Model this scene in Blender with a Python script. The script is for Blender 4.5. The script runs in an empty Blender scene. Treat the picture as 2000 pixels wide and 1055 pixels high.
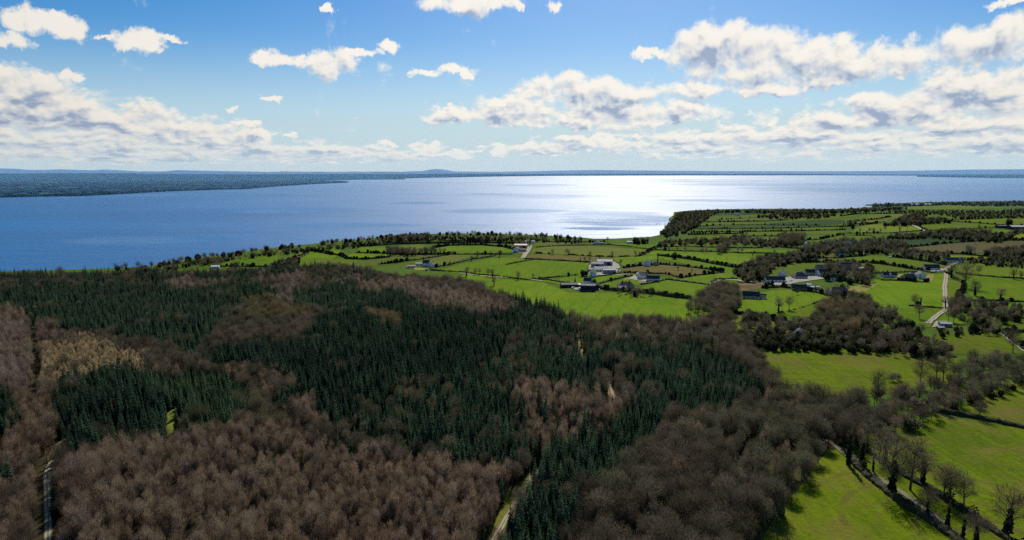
import bpy, bmesh, math, random
import numpy as np
from mathutils import Vector, Matrix
from mathutils.geometry import delaunay_2d_cdt

random.seed(7)
RNG = np.random.default_rng(7)
scene = bpy.context.scene
COL = scene.collection
PI = math.pi
R = math.radians

# ------------------------------------------------------------------ camera
F = 1333.0
HZ = 333.0
CAM_H = 120.0
PITCH = math.atan((527.5 - HZ) / F)
cam_d = bpy.data.cameras.new('camera')
cam = bpy.data.objects.new('camera', cam_d)
COL.objects.link(cam)
cam_d.sensor_width = 36
cam_d.lens = 24.0
cam_d.clip_start = 1
cam_d.clip_end = 200000
cam.location = (0, 0, CAM_H)
cam.rotation_euler = (PI / 2 - PITCH, 0, 0)
scene.camera = cam
scene.view_settings.view_transform = 'Standard'
scene.view_settings.look = 'None'
scene.view_settings.exposure = 0
scene.cycles.use_denoising = False
scene.cycles.max_bounces = 6
scene.cycles.diffuse_bounces = 2
scene.cycles.glossy_bounces = 2
scene.cycles.transmission_bounces = 2
scene.cycles.volume_bounces = 0

CP, SP = math.cos(PITCH), math.sin(PITCH)


def ray(px, py):
    cx, cy = (px - 1000) / F, (527.5 - py) / F
    # camera basis: right=+X, forward=(0,cos,-sin), up=(0,sin,cos)
    return Vector((cx, CP + cy * SP, -SP + cy * CP))


def relief(x, y):
    d = np.hypot(x, y)
    f = np.clip((3200 - d) / 1200, 0, 1)
    return f * (1.25 * (np.sin(x / 170 + 1) * np.cos(y / 210) + .6 * np.sin(x / 90 + y / 120)) + 2.0)


def G(px, py, z=None):
    """the place on the ground that a point of the photograph shows"""
    d = ray(px, py)
    if z is not None:
        t = (z - CAM_H) / d.z
        return Vector((d.x * t, d.y * t, z))
    zz = 1.0
    for _ in range(6):
        t = (zz - CAM_H) / d.z
        zz = float(relief(d.x * t, d.y * t))
    return Vector((d.x * t, d.y * t, zz))


def proj(x, y, z):
    """numpy: world to photograph pixels"""
    dz = z - CAM_H
    f = y * CP - dz * SP
    u = y * SP + dz * CP
    return 1000 + F * x / f, 527.5 - F * u / f


def pip(px, py, poly):
    """points in polygon, vectorised"""
    inside = np.zeros(len(px), bool)
    n = len(poly)
    for i in range(n):
        x1, y1 = poly[i]
        x2, y2 = poly[(i + 1) % n]
        c = ((y1 > py) != (y2 > py))
        with np.errstate(divide='ignore', invalid='ignore'):
            xi = (x2 - x1) * (py - y1) / ((y2 - y1) if y2 != y1 else 1e-9) + x1
        inside ^= c & (px < xi)
    return inside


# ------------------------------------------------------------------ materials
def newmat(name):
    m = bpy.data.materials.new(name)
    m.use_nodes = True
    nt = m.node_tree
    nt.nodes.clear()
    return m, nt, nt.nodes, nt.links


class N:
    """small helper for node graphs"""
    def __init__(s, nt):
        s.nt = nt

    def node(s, t, **kw):
        n = s.nt.nodes.new(t)
        for k, v in kw.items():
            setattr(n, k, v)
        return n

    def put(s, sock, v):
        if isinstance(v, bpy.types.NodeSocket):
            s.nt.links.new(v, sock)
        elif v is not None:
            sock.default_value = v

    def m(s, op, a, b=None, c=None, clamp=False):
        n = s.node('ShaderNodeMath', operation=op, use_clamp=clamp)
        s.put(n.inputs[0], a)
        if b is not None: s.put(n.inputs[1], b)
        if c is not None: s.put(n.inputs[2], c)
        return n.outputs[0]

    def v(s, op, a, b=None):
        n = s.node('ShaderNodeVectorMath', operation=op)
        s.put(n.inputs[0], a)
        if b is not None: s.put(n.inputs[1], b)
        return n.outputs[0] if op not in ('LENGTH', 'DOT_PRODUCT', 'DISTANCE') else n.outputs['Value']

    def xyz(s, x, y, z=0.0):
        n = s.node('ShaderNodeCombineXYZ')
        s.put(n.inputs[0], x); s.put(n.inputs[1], y); s.put(n.inputs[2], z)
        return n.outputs[0]

    def noise(s, vec, scale, detail=4, rough=.55, w=None, dist=0.0):
        n = s.node('ShaderNodeTexNoise')
        s.put(n.inputs['Vector'], vec)
        n.inputs['Scale'].default_value = scale
        n.inputs['Detail'].default_value = detail
        n.inputs['Roughness'].default_value = rough
        n.inputs['Distortion'].default_value = dist
        return n.outputs['Fac']

    def ramp(s, f, stops, interp='LINEAR'):
        n = s.node('ShaderNodeValToRGB')
        s.put(n.inputs[0], f)
        cr = n.color_ramp
        cr.interpolation = interp
        while len(cr.elements) < len(stops): cr.elements.new(0.5)
        for e, (p, c) in zip(cr.elements, stops):
            e.position = p
            e.color = (*c, 1) if len(c) == 3 else c
        return n.outputs[0]

    def mix(s, f, a, b, blend='MIX'):
        n = s.node('ShaderNodeMix', data_type='RGBA', blend_type=blend)
        n.clamp_factor = True
        s.put(n.inputs[0], f)
        s.put(n.inputs[6], (*a, 1) if isinstance(a, tuple) and len(a) == 3 else a)
        s.put(n.inputs[7], (*b, 1) if isinstance(b, tuple) and len(b) == 3 else b)
        return n.outputs[2]

    def rng(s, f, a, b, c=0.0, d=1.0, smooth=False):
        n = s.node('ShaderNodeMapRange')
        if smooth: n.interpolation_type = 'SMOOTHSTEP'
        s.put(n.inputs[0], f)
        n.inputs[1].default_value = a; n.inputs[2].default_value = b
        n.inputs[3].default_value = c; n.inputs[4].default_value = d
        return n.outputs[0]


def surf(nt, color, rough=.9, normal=None, spec=.2, trans=None, metal=0.0):
    h = N(nt)
    b = h.node('ShaderNodeBsdfPrincipled')
    h.put(b.inputs['Base Color'], (*color, 1) if isinstance(color, tuple) and len(color) == 3 else color)
    h.put(b.inputs['Roughness'], rough)
    b.inputs['Specular IOR Level'].default_value = spec
    b.inputs['Metallic'].default_value = metal
    if normal is not None: h.put(b.inputs['Normal'], normal)
    out = h.node('ShaderNodeOutputMaterial')
    if trans is not None:
        t = h.node('ShaderNodeBsdfTranslucent')
        h.put(t.inputs[0], trans)
        ms = h.node('ShaderNodeMixShader')
        ms.inputs[0].default_value = .45
        nt.links.new(b.outputs[0], ms.inputs[1]); nt.links.new(t.outputs[0], ms.inputs[2])
        nt.links.new(ms.outputs[0], out.inputs[0])
    else:
        nt.links.new(b.outputs[0], out.inputs[0])
    return b


def bump(h, height, strength, dist):
    b = h.node('ShaderNodeBump')
    b.inputs['Strength'].default_value = strength
    b.inputs['Distance'].default_value = dist
    h.put(b.inputs['Height'], height)
    return b.outputs[0]


def grass_mat(name, c1, c2, patch=None, rows=None, marks=False):
    """sward: broad mottling, worn streaks along the mowing direction, fine tufts"""
    m, nt, _, _ = newmat(name)
    h = N(nt)
    geo = h.node('ShaderNodeNewGeometry')
    P = geo.outputs['Position']
    oi = h.node('ShaderNodeObjectInfo')
    n1 = h.noise(P, .012, 4, .6)
    mp = h.node('ShaderNodeMapping')
    h.put(mp.inputs[0], P)
    mp.inputs['Rotation'].default_value = (0, 0, rows if rows is not None else .5)
    mp.inputs['Scale'].default_value = (.35, .03, .1)
    n2 = h.noise(mp.outputs[0], 1.0, 4, .6, dist=.6)
    n3 = h.noise(P, .55, 5, .7)
    f = h.m('ADD', h.m('MULTIPLY', n1, 1.0), h.m('MULTIPLY', n2, .8))
    f = h.m('ADD', f, h.m('MULTIPLY', n3, .9))
    f = h.rng(f, 1.08, 1.62, 0, 1)
    col = h.mix(f, c1, c2)
    if patch:
        n4 = h.noise(P, .03, 6, .68)
        col = h.mix(h.rng(n4, .50, .66, 0, .85), col, patch)
    if marks:   # wheel marks and mowing rings
        wv = h.node('ShaderNodeTexWave', wave_type='RINGS', rings_direction='Z', wave_profile='SIN')
        mp2 = h.node('ShaderNodeMapping'); h.put(mp2.inputs[0], P); mp2.inputs['Location'].default_value = (-150, -205, 0)
        h.put(wv.inputs['Vector'], mp2.outputs[0])
        wv.inputs['Scale'].default_value = .028; wv.inputs['Distortion'].default_value = 5.0; wv.inputs['Detail'].default_value = 3; wv.inputs['Detail Scale'].default_value = .12
        mk = h.m('MULTIPLY', h.rng(wv.outputs['Fac'], .80, .97, 0, 1, True), h.rng(h.noise(P, .045, 3, .6), .42, .6, 0, .62))
        col = h.mix(mk, col, (.10, .085, .022))
    if rows is not None and not marks:   # tramlines along the field
        mp3 = h.node('ShaderNodeMapping'); h.put(mp3.inputs[0], P); mp3.inputs['Rotation'].default_value = (0, 0, rows)
        wl = h.node('ShaderNodeTexWave', wave_type='BANDS', bands_direction='X', wave_profile='SIN'); h.put(wl.inputs['Vector'], mp3.outputs[0])
        wl.inputs['Scale'].default_value = .021; wl.inputs['Distortion'].default_value = 1.6; wl.inputs['Detail'].default_value = 2; wl.inputs['Detail Scale'].default_value = .06
        lk = h.m('MULTIPLY', h.rng(wl.outputs['Fac'], .86, .98, 0, 1, True), h.rng(h.noise(P, .01, 3, .6), .42, .58, 0, .28))
        col = h.mix(lk, col, tuple(.55 * k for k in c1))
    # dark clumps of rushes / thistles
    n5 = h.noise(P, .35, 3, .8)
    col = h.mix(h.rng(n5, .60, .74, 0, .6), col, tuple(.42 * k for k in c1))
    col = h.mix(1.0, col, h.ramp(oi.outputs['Random'], [(0, (.82, .84, .85)), (1, (1.12, 1.1, 1.05))]), 'MULTIPLY')
    surf(nt, col, .95, bump(h, n3, .8, .6), .02)
    return m


def plain(name, c, c2=None, scale=.6, rough=.9, metal=0.0, spec=.2, bmp=.3):
    m, nt, _, _ = newmat(name)
    h = N(nt)
    geo = h.node('ShaderNodeNewGeometry')
    n = h.noise(geo.outputs['Position'], scale, 5, .65)
    c2 = c2 or tuple(.7 * k for k in c)
    surf(nt, h.mix(h.rng(n, .35, .65), c, c2), rough, bump(h, n, bmp, .2), spec, metal=metal)
    return m


def twig_mat(name, ca, cb, cc, patch=.015, trans=False, vary=(.62, 1.3)):
    """bark and twigs: tone differs from tree to tree and from stand to stand"""
    m, nt, _, _ = newmat(name)
    h = N(nt)
    oi = h.node('ShaderNodeObjectInfo')
    nz = h.noise(oi.outputs['Location'], patch, 3, .6)
    col = h.mix(oi.outputs['Random'], ca, cb)
    col = h.mix(h.rng(nz, .42, .62), col, cc)
    r2 = h.m('FRACT', h.m('MULTIPLY', oi.outputs['Random'], 37.3))
    col = h.mix(1.0, col, h.ramp(r2, [(0, (vary[0],) * 3), (1, (vary[1],) * 3)]), 'MULTIPLY')
    geo = h.node('ShaderNodeNewGeometry')
    n = h.noise(geo.outputs['Position'], 1.3, 3, .6)
    col = h.mix(1.0, col, h.ramp(n, [(.3, (.7, .7, .7)), (.7, (1.25, 1.25, 1.25))]), 'MULTIPLY')
    surf(nt, col, .85, None, .15, trans=col if trans else None)
    return m


M = {}
M['grass_near'] = grass_mat('grass_near', (.060, .098, .004), (.145, .190, .006), (.15, .125, .03), .9, True)
M['grass_bright'] = grass_mat('grass_bright', (.072, .148, .004), (.142, .225, .006), (.15, .18, .010), .3)
M['grass_mid'] = grass_mat('grass_mid', (.072, .120, .006), (.128, .182, .009), (.12, .12, .025), 1.2)
M['grass_olive'] = grass_mat('grass_olive', (.092, .128, .014), (.142, .168, .022), (.145, .12, .045), .7)
M['grass_lime'] = grass_mat('grass_lime', (.13, .17, .015), (.18, .22, .02), None, .1)
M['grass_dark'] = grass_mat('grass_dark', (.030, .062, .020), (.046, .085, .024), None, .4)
M['grass_tan'] = grass_mat('grass_tan', (.17, .13, .035), (.13, .14, .03), (.20, .13, .05), .8)
M['plough'] = grass_mat('plough', (.075, .072, .030), (.10, .088, .036), None, 1.4)
M['garden'] = grass_mat('garden', (.26, .24, .05), (.34, .28, .09), None, .2)
M['rough'] = grass_mat('rough', (.13, .085, .035), (.075, .072, .025), (.20, .15, .08), .5)
M['floor'] = grass_mat('floor', (.042, .036, .018), (.075, .056, .028), (.075, .090, .018), .5)
M['moss'] = grass_mat('moss', (.13, .16, .02), (.19, .20, .03), (.18, .13, .06), .5)
M['bracken'] = grass_mat('bracken', (.22, .15, .06), (.30, .22, .10), (.10, .12, .02), .5)
M['land'] = grass_mat('land', (.052, .105, .010), (.090, .150, .014), (.070, .080, .024), .8)
M['far'] = grass_mat('far', (.018, .045, .030), (.040, .075, .035), (.05, .06, .035), .8)
M['track'] = plain('track', (.42, .35, .24), (.30, .25, .16), .3)
M['yard'] = plain('yard', (.33, .30, .25), (.22, .20, .16), .15)
M['mud'] = plain('mud', (.14, .11, .065), (.21, .17, .11), .3)
M['verge'] = plain('verge', (.13, .15, .05), (.20, .17, .10), .5)
M['white'] = plain('white', (.80, .79, .75), (.68, .66, .62), .4)
M['cream'] = plain('cream', (.62, .56, .45), (.52, .46, .36), .4)
M['greywall'] = plain('greywall', (.33, .33, .32), (.24, .24, .23), .4)
M['stone'] = plain('stone', (.34, .31, .27), (.22, .20, .17), .8)
M['brick'] = plain('brick', (.30, .13, .08), (.22, .10, .07), .8)
M['slate'] = plain('slate', (.062, .064, .068), (.038, .039, .044), .9, .7, spec=.2)
M['slate_brown'] = plain('slate_brown', (.11, .085, .080), (.075, .06, .06), .9, .6, spec=.4)
M['tin'] = plain('tin', (.50, .50, .48), (.30, .29, .27), .22, .75, spec=.1)
M['tin_dark'] = plain('tin_dark', (.045, .052, .065), (.030, .034, .045), .25, .85, spec=.05)
M['tin_red'] = plain('tin_red', (.42, .10, .07), (.30, .08, .06), .25, .5)
M['glass'] = plain('glass', (.03, .04, .05), (.02, .025, .03), .5, .08, spec=.8)
M['door'] = plain('door', (.10, .06, .04), None, .5, .5)
M['black'] = plain('black', (.02, .02, .02), None, .5, .7)
M['trunk'] = twig_mat('trunk', (.10, .080, .058), (.15, .12, .09), (.12, .10, .07))
M['pale_trunk'] = twig_mat('pale_trunk', (.22, .18, .135), (.30, .25, .20), (.20, .16, .12))
M['twig_brown'] = twig_mat('twig_brown', (.200, .132, .080), (.285, .198, .128), (.225, .170, .108), .012, True, (.55, 1.4))
M['twig_dark'] = twig_mat('twig_dark', (.088, .072, .048), (.165, .132, .090), (.112, .112, .062), .012, True, (.5, 1.6))
M['twig_pink'] = twig_mat('twig_pink', (.22, .165, .12), (.30, .23, .17), (.25, .195, .13), .012, True)
M['twig_grey'] = twig_mat('twig_grey', (.095, .076, .050), (.17, .135, .092), (.125, .112, .062), .012, True)
M['twig_gold'] = twig_mat('twig_gold', (.42, .315, .17), (.50, .38, .21), (.36, .27, .15), .012, True)
M['twig_ochre'] = twig_mat('twig_ochre', (.17, .125, .060), (.23, .165, .080), (.14, .13, .06), .012, True)
M['needle_dark'] = twig_mat('needle_dark', (.034, .070, .034), (.066, .116, .054), (.046, .088, .046), .010, True, (.5, 1.7))
M['needle_blue'] = twig_mat('needle_blue', (.070, .132, .074), (.118, .188, .092), (.094, .156, .064), .010, True, (.5, 1.6))
M['leaf_fresh'] = twig_mat('leaf_fresh', (.22, .26, .02), (.17, .22, .02), (.20, .22, .03), .012, True)
M['leaf_dark'] = twig_mat('leaf_dark', (.026, .042, .013), (.044, .062, .020), (.055, .060, .028), .012, True)
M['leaf_ivy'] = twig_mat('leaf_ivy', (.018, .034, .009), (.028, .045, .012), (.02, .03, .012), .012)
M['hedge'] = twig_mat('hedge', (.036, .045, .013), (.058, .058, .022), (.070, .058, .030), .01)
M['shrub'] = twig_mat('shrub', (.13, .12, .06), (.19, .16, .10), (.16, .13, .08), .012, True)
M['catkin'] = twig_mat('catkin', (.30, .27, .17), (.24, .24, .14), (.28, .24, .18), .012)
M['hill_haze_blue'] = plain('hill_haze_blue', (.06, .17, .36), (.05, .14, .31), .0004, 1, bmp=0)  # distance haze put into the hills' base colour as blue
M['hill_haze_pale'] = plain('hill_haze_pale', (.08, .20, .42), (.07, .18, .38), .0003, 1, bmp=0)  # far mountains: pale blue of the haze painted into the colour
M['hazed_leaf'] = twig_mat('hazed_leaf', (.014, .042, .070), (.022, .054, .082), (.030, .062, .075), .002)  # far trees and bank: blue distance haze painted into the leaf colour


# ------------------------------------------------------------------ mesh helpers
def mesh_np(name, verts, faces, mats, midx=None, smooth=False):
    me = bpy.data.meshes.new(name)
    me.from_pydata(verts if isinstance(verts, list) else verts.tolist(), [], faces)
    for mt in mats:
        me.materials.append(mt)
    if midx is not None:
        me.polygons.foreach_set('material_index', midx)
    if smooth:
        me.polygons.foreach_set('use_smooth', [True] * len(me.polygons))
    me.update()
    return me


def link(name, me, parent=None, **props):
    o = bpy.data.objects.new(name, me)
    COL.objects.link(o)
    if parent is not None:
        o.parent = parent
    for k, v in props.items():
        if v is not None:
            o[k] = v
    return o


def empty(name, loc, rz=0.0, scale=1.0, **props):
    o = bpy.data.objects.new(name, None)
    COL.objects.link(o)
    o.location = loc
    o.rotation_euler = (0, 0, rz)
    o.scale = (scale,) * 3 if not isinstance(scale, tuple) else scale
    o.empty_display_size = .1
    for k, v in props.items():
        if v is not None:
            o[k] = v
    return o


def dense(poly, step):
    out = []
    n = len(poly)
    for i in range(n):
        a, b = Vector(poly[i]), Vector(poly[(i + 1) % n])
        k = max(1, int((b - a).length / step))
        for j in range(k):
            out.append(a + (b - a) * (j / k))
    return out


def sheet(name, poly_xy, lift, mat, step=None, inner=None, zfun=None, **props):
    """a ground sheet following the relief inside a world polygon"""
    c = sum((Vector(p) for p in poly_xy), Vector((0, 0))) / len(poly_xy)
    d = max(60, c.length)
    step = step or max(7.0, d * .016)
    b = dense(poly_xy, step)
    nb = len(b)
    pts = [Vector((p.x, p.y)) for p in b]
    if inner is None:
        xs = [p.x for p in b]; ys = [p.y for p in b]
        gx, gy = np.meshgrid(np.arange(min(xs) + step * .5, max(xs), step), np.arange(min(ys) + step * .5, max(ys), step))
        gx = gx.ravel(); gy = gy.ravel()
        if len(gx) > 12000:
            k = RNG.choice(len(gx), 12000, replace=False); gx = gx[k]; gy = gy[k]
        ok = pip(gx, gy, [(p.x, p.y) for p in b])
        inner = np.stack([gx[ok], gy[ok]], 1)
    pts += [Vector((float(a), float(q))) for a, q in inner]
    edges = [(i, (i + 1) % nb) for i in range(nb)]
    vs, es, fs, *_ = delaunay_2d_cdt(pts, edges, [list(range(nb))], 1, 1e-4)
    V = np.array([(v.x, v.y) for v in vs])
    z = (zfun or relief)(V[:, 0], V[:, 1]) + lift
    V = np.column_stack([V, z])
    fs2 = []
    for f in fs:
        a, q, r = (V[i] for i in f[:3])
        up = (q[0] - a[0]) * (r[1] - a[1]) - (q[1] - a[1]) * (r[0] - a[0])
        fs2.append(tuple(f) if up > 0 else tuple(reversed(f)))
    return link(name, mesh_np(name, V, fs2, [mat], smooth=True), **props)


def gpoly(pp, z=None):
    return [tuple(G(a, b, z).xy) for a, b in pp]


def wobble(path, amp, step):
    """resample a world polyline, with small sideways wander"""
    out = []
    for i in range(len(path) - 1):
        a, b = path[i], path[i + 1]
        k = max(1, int((b - a).length / step))
        for j in range(k):
            out.append(a + (b - a) * (j / k))
    out.append(path[-1].copy())
    for i in range(1, len(out) - 1):
        t = (out[i + 1] - out[i - 1]).normalized()
        s = random.uniform(-amp, amp)
        out[i] = out[i] + Vector((-t.y, t.x)) * s
    return out


def strip(name, pp, width, mat, lift, ruts=True, **props):
    """a track as a ribbon on the ground"""
    path = wobble([G(a, b).xy for a, b in pp], width * .06, 6)
    V, Fc = [], []
    cols = 6
    for i, p in enumerate(path):
        a, b = path[max(0, i - 1)], path[min(len(path) - 1, i + 1)]
        t = (b - a).normalized()
        n = Vector((-t.y, t.x))
        w = width * random.uniform(.85, 1.15)
        for k in range(cols):
            q = p + n * w * ((-.5, -.36, -.10, .10, .36, .5)[k] + random.uniform(-.03, .03))
            V.append((q.x, q.y, float(relief(q.x, q.y)) + lift))
    for i in range(len(path) - 1):
        for k in range(cols - 1):
            a = i * cols + k
            Fc.append((a, a + 1, a + cols + 1, a + cols))
    idx = [(1, 0, 2 if (ruts and mat is not M['yard']) else 0, 0, 1)[i % 5] for i in range(len(Fc))]
    me = mesh_np(name, V, Fc, [mat, M['verge'], M['verge']], idx)
    bm = bmesh.new(); bm.from_mesh(me); bmesh.ops.recalc_face_normals(bm, faces=bm.faces); bm.to_mesh(me); bm.free()
    return link(name, me, **props)
# ------------------------------------------------------------------ tree shapes (metres, base at the origin)
def tube(V, Fc, path, radii, k=4):
    base = len(V)
    for i, p in enumerate(path):
        a, b = path[max(0, i - 1)], path[min(len(path) - 1, i + 1)]
        t = (b - a).normalized()
        u = t.orthogonal().normalized()
        w = t.cross(u)
        for j in range(k):
            an = 2 * PI * j / k
            q = p + (u * math.cos(an) + w * math.sin(an)) * radii[i]
            V.append(tuple(q))
    for i in range(len(path) - 1):
        for j in range(k):
            a = base + i * k + j
            b = base + i * k + (j + 1) % k
            Fc.append((a, b, b + k, a + k))


def rvec():
    while True:
        v = Vector((random.uniform(-1, 1), random.uniform(-1, 1), random.uniform(-1, 1)))
        if .05 < v.length < 1:
            return v.normalized()


def spruce(height, radius, levels, per, sparse=1.0, start=.08, droop=.32):
    """trunk and crown of a spruce: whorls of drooping fans"""
    tv, tf = [], []
    lean = Vector((random.uniform(-.02, .02), random.uniform(-.02, .02), 0))
    tube(tv, tf, [Vector((0, 0, -.5)), lean * height * .5 + Vector((0, 0, height * .5)), lean * height + Vector((0, 0, height * .97))], [.17, .11, .02], 5)
    V, Fc = [], []
    for L in range(levels):
        f = L / (levels - 1)
        z0 = height * (start + (1 - start) * (f ** .92)) * .985
        rr = radius * ((1 - f) ** .82) * (.92 + .16 * random.random()) + .12
        if f < .2: rr *= .72 + 1.4 * f
        n = max(4, int(per * (1 - .5 * f)))
        off = random.random() * 6.28
        for j in range(n):
            if random.random() > sparse: continue
            an = off + 2 * PI * j / n + random.uniform(-.25, .25)
            r = rr * random.uniform(.68, 1.15)
            d = Vector((math.cos(an), math.sin(an), 0))
            s = Vector((-d.y, d.x, 0))
            c = Vector((lean.x * z0, lean.y * z0, z0 + random.uniform(-.2, .2)))
            dz = -droop * r * random.uniform(.7, 1.3) + (.35 * r if f > .8 else 0)
            w = r * random.uniform(.24, .36)
            b = len(V)
            mid = c + d * (r * .55) + Vector((0, 0, dz * .45 + .10 * r))
            tip = c + d * r + Vector((0, 0, dz))
            V += [tuple(c), tuple(mid + s * w + Vector((0, 0, -.16 * r))), tuple(mid), tuple(mid - s * w + Vector((0, 0, -.16 * r))),
                  tuple(tip), tuple(tip + s * w * .7 - d * .25 * r + Vector((0, 0, -.1))), tuple(tip - s * w * .7 - d * .25 * r + Vector((0, 0, -.1)))]
            Fc += [(b, b + 1, b + 2), (b, b + 2, b + 3), (b + 1, b + 5, b + 2), (b + 2, b + 5, b + 4), (b + 2, b + 4, b + 6), (b + 2, b + 6, b + 3)]
            # hanging sprays under the fan
            q = mid + s * random.uniform(-w, w)
            b = len(V)
            V += [tuple(q), tuple(q + d * .3 * r + s * .1), tuple(q + d * .1 + Vector((0, 0, -.3 * r - .1)))]
            Fc += [(b, b + 1, b + 2)]
    return (tv, tf), (V, Fc)


def bare(height, crown_r, trunk_f, limbs, twigs, upright=.55, tw=.035, tl=.8, ivy=False, egg=0.0):
    """leafless broadleaf: forking limbs and a haze of fine twigs filling an uneven crown"""
    tv, tf = [], []
    V, Fc = [], []
    lean = Vector((random.uniform(-.05, .05), random.uniform(-.05, .05), 0))
    r0 = .018 * height + .02
    zt = height * trunk_f
    top = Vector((lean.x * height, lean.y * height, height * .86))
    p0 = [Vector((0, 0, -.5)), lean * zt + Vector((0, 0, zt)), (lean * zt + Vector((random.uniform(-.3, .3), random.uniform(-.3, .3), (zt + height * .86) / 2))), top]
    tube(tv, tf, p0, [r0 * 1.15, r0 * .8, r0 * .45, r0 * .1], 5)
    cz = (zt * .72 + height) / 2
    hz = (height - zt * .72) / 2
    ends = []
    for i in range(limbs):
        an = 2 * PI * (i + random.uniform(-.3, .3)) / limbs * 2.4
        f = random.uniform(0, .75)
        s = p0[1].lerp(p0[2], f) if f < .5 else p0[2].lerp(p0[3], (f - .5))
        rad = crown_r * random.uniform(.55, .95) * (1 - .45 * f)
        e = Vector((math.cos(an) * rad, math.sin(an) * rad, min(height * .96, s.z + rad * upright * 2 * random.uniform(.7, 1.3))))
        mid = s.lerp(e, .5) + Vector((0, 0, .12 * rad)) + rvec() * .25
        tube(tv, tf, [s, mid, e], [r0 * .42, r0 * .26, r0 * .08], 3)
        ends.append((s, mid, e))
    subs = []
    for s, mid, e in ends + [(p0[1], p0[2], p0[3])]:
        for k in range(6):
            f = random.uniform(.25, 1)
            q = s.lerp(mid, f * 2) if f < .5 else mid.lerp(e, f * 2 - 1)
            d = (rvec() + Vector((q.x, q.y, 0)).normalized() * .7 + Vector((0, 0, upright * 1.2))).normalized()
            ln = crown_r * random.uniform(.25, .5)
            q2 = q + d * ln
            tube(tv, tf, [q, q.lerp(q2, .5) + rvec() * .12, q2], [r0 * .14, r0 * .09, r0 * .03], 3)
            subs.append((q, q2))
    lumps = [(rvec(), random.uniform(.78, 1.15)) for _ in range(9)]
    for i in range(twigs):
        # twigs start on the smaller branches or fill the rim of the crown
        if i % 3 == 0:
            q, q2 = random.choice(subs)
            c = q.lerp(q2, random.uniform(.3, 1)) + rvec() * random.uniform(0, .5)
        else:
            v = rvec()
            k = max(a for a in [(.86 + .2 * math.exp(-6 * (1 - v.dot(u))) * w_) for u, w_ in lumps])
            rad = k * (random.random() ** .42)
            if v.z < -.3: rad *= .8
            if egg: rad_xy = rad * (1 - egg * max(0, v.z))
            else: rad_xy = rad
            c = Vector((v.x * crown_r * rad_xy + lean.x * height * .6, v.y * crown_r * rad_xy + lean.y * height * .6, cz + v.z * hz * rad))
        out = Vector((c.x, c.y, (c.z - cz * .8) * .8)).normalized()
        d = (rvec() * .75 + out * (1 - egg) + Vector((0, 0, upright + egg * 1.3))).normalized()
        s = d.cross(rvec()).normalized()
        ln = tl * random.uniform(.5, 1.3)
        w = tw * random.uniform(.6, 1.4)
        b = len(V)
        e1 = c + d * ln
        V += [tuple(c - s * w), tuple(c + s * w), tuple(e1)]
        Fc.append((b, b + 1, b + 2))
    iv = None
    if ivy:
        IV, IF = [], []
        zi = zt + height * .28
        lump = [random.uniform(.25, 1.25) for _ in range(8)]
        for i in range(900):
            z = .2 + (zi - .2) * random.random() ** 1.2
            rr = .8 * lump[int(z / zi * 7.99)] * (1 - .55 * z / zi) * random.uniform(.4, 1.2)
            an = random.random() * 6.28
            c = Vector((math.cos(an) * rr, math.sin(an) * rr, z)) + lean * z
            leaf(IV, IF, c, .26)
        iv = (IV, IF)
    return (tv, tf), (V, Fc), iv


def leaf(V, Fc, c, s):
    u = rvec(); w = u.cross(rvec()).normalized()
    b = len(V)
    V += [tuple(c + u * s), tuple(c + w * s * .8), tuple(c - u * s), tuple(c - w * s * .8)]
    Fc.append((b, b + 1, b + 2, b + 3))


def leafy(r, z0, h, n, only=0, size=.3):
    """evergreen clump: leaf-sized faces through an uneven volume, around short stems"""
    tv, tf, V, Fc = [], [], [], []
    tube(tv, tf, [Vector((0, 0, -.4)), Vector((.1, 0, h * .5)), Vector((0, .1, h * .85))], [.16, .1, .03], 4)
    blobs = []
    for i in range(7):
        v = rvec()
        blobs.append((Vector((v.x * r * .55, v.y * r * .55, z0 + h * (.5 + .33 * v.z))), random.uniform(.42, .62)))
    for i in range(n):
        c, k = random.choice(blobs)
        v = rvec() * (random.random() ** .3)
        q = c + Vector((v.x * r * k * 1.1, v.y * r * k * 1.1, v.z * h * k * .72))
        if q.z < .05: q.z = random.uniform(.05, .6)
        leaf(V, Fc, q, size * random.uniform(.6, 1.3))
    return (tv, tf), (V, Fc)


PROTO = {}   # kind -> list of dict(trunk=mesh, crown=mesh, ivy=mesh|None, joined=mesh, h=height)


def add_proto(kind, h, trunk, crown, mt, mc, ivy=None, mi=None):
    tme = mesh_np(kind + '_trunk', trunk[0], trunk[1], [mt])
    cme = mesh_np(kind + '_crown', crown[0], crown[1], [mc])
    ime = mesh_np(kind + '_ivy', ivy[0], ivy[1], [mi]) if ivy else None
    V = list(trunk[0]) + list(crown[0])
    n = len(trunk[0])
    Fc = list(trunk[1]) + [tuple(i + n for i in f) for f in crown[1]]
    idx = [0] * len(trunk[1]) + [1] * len(crown[1])
    mats = [mt, mc]
    if ivy:
        n = len(V)
        V += ivy[0]; Fc += [tuple(i + n for i in f) for f in ivy[1]]; idx += [2] * len(ivy[1]); mats.append(mi)
    j = mesh_np(kind, V, Fc, mats, idx)
    PROTO.setdefault(kind, []).append(dict(trunk=tme, crown=cme, ivy=ime, joined=j, h=h))


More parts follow.
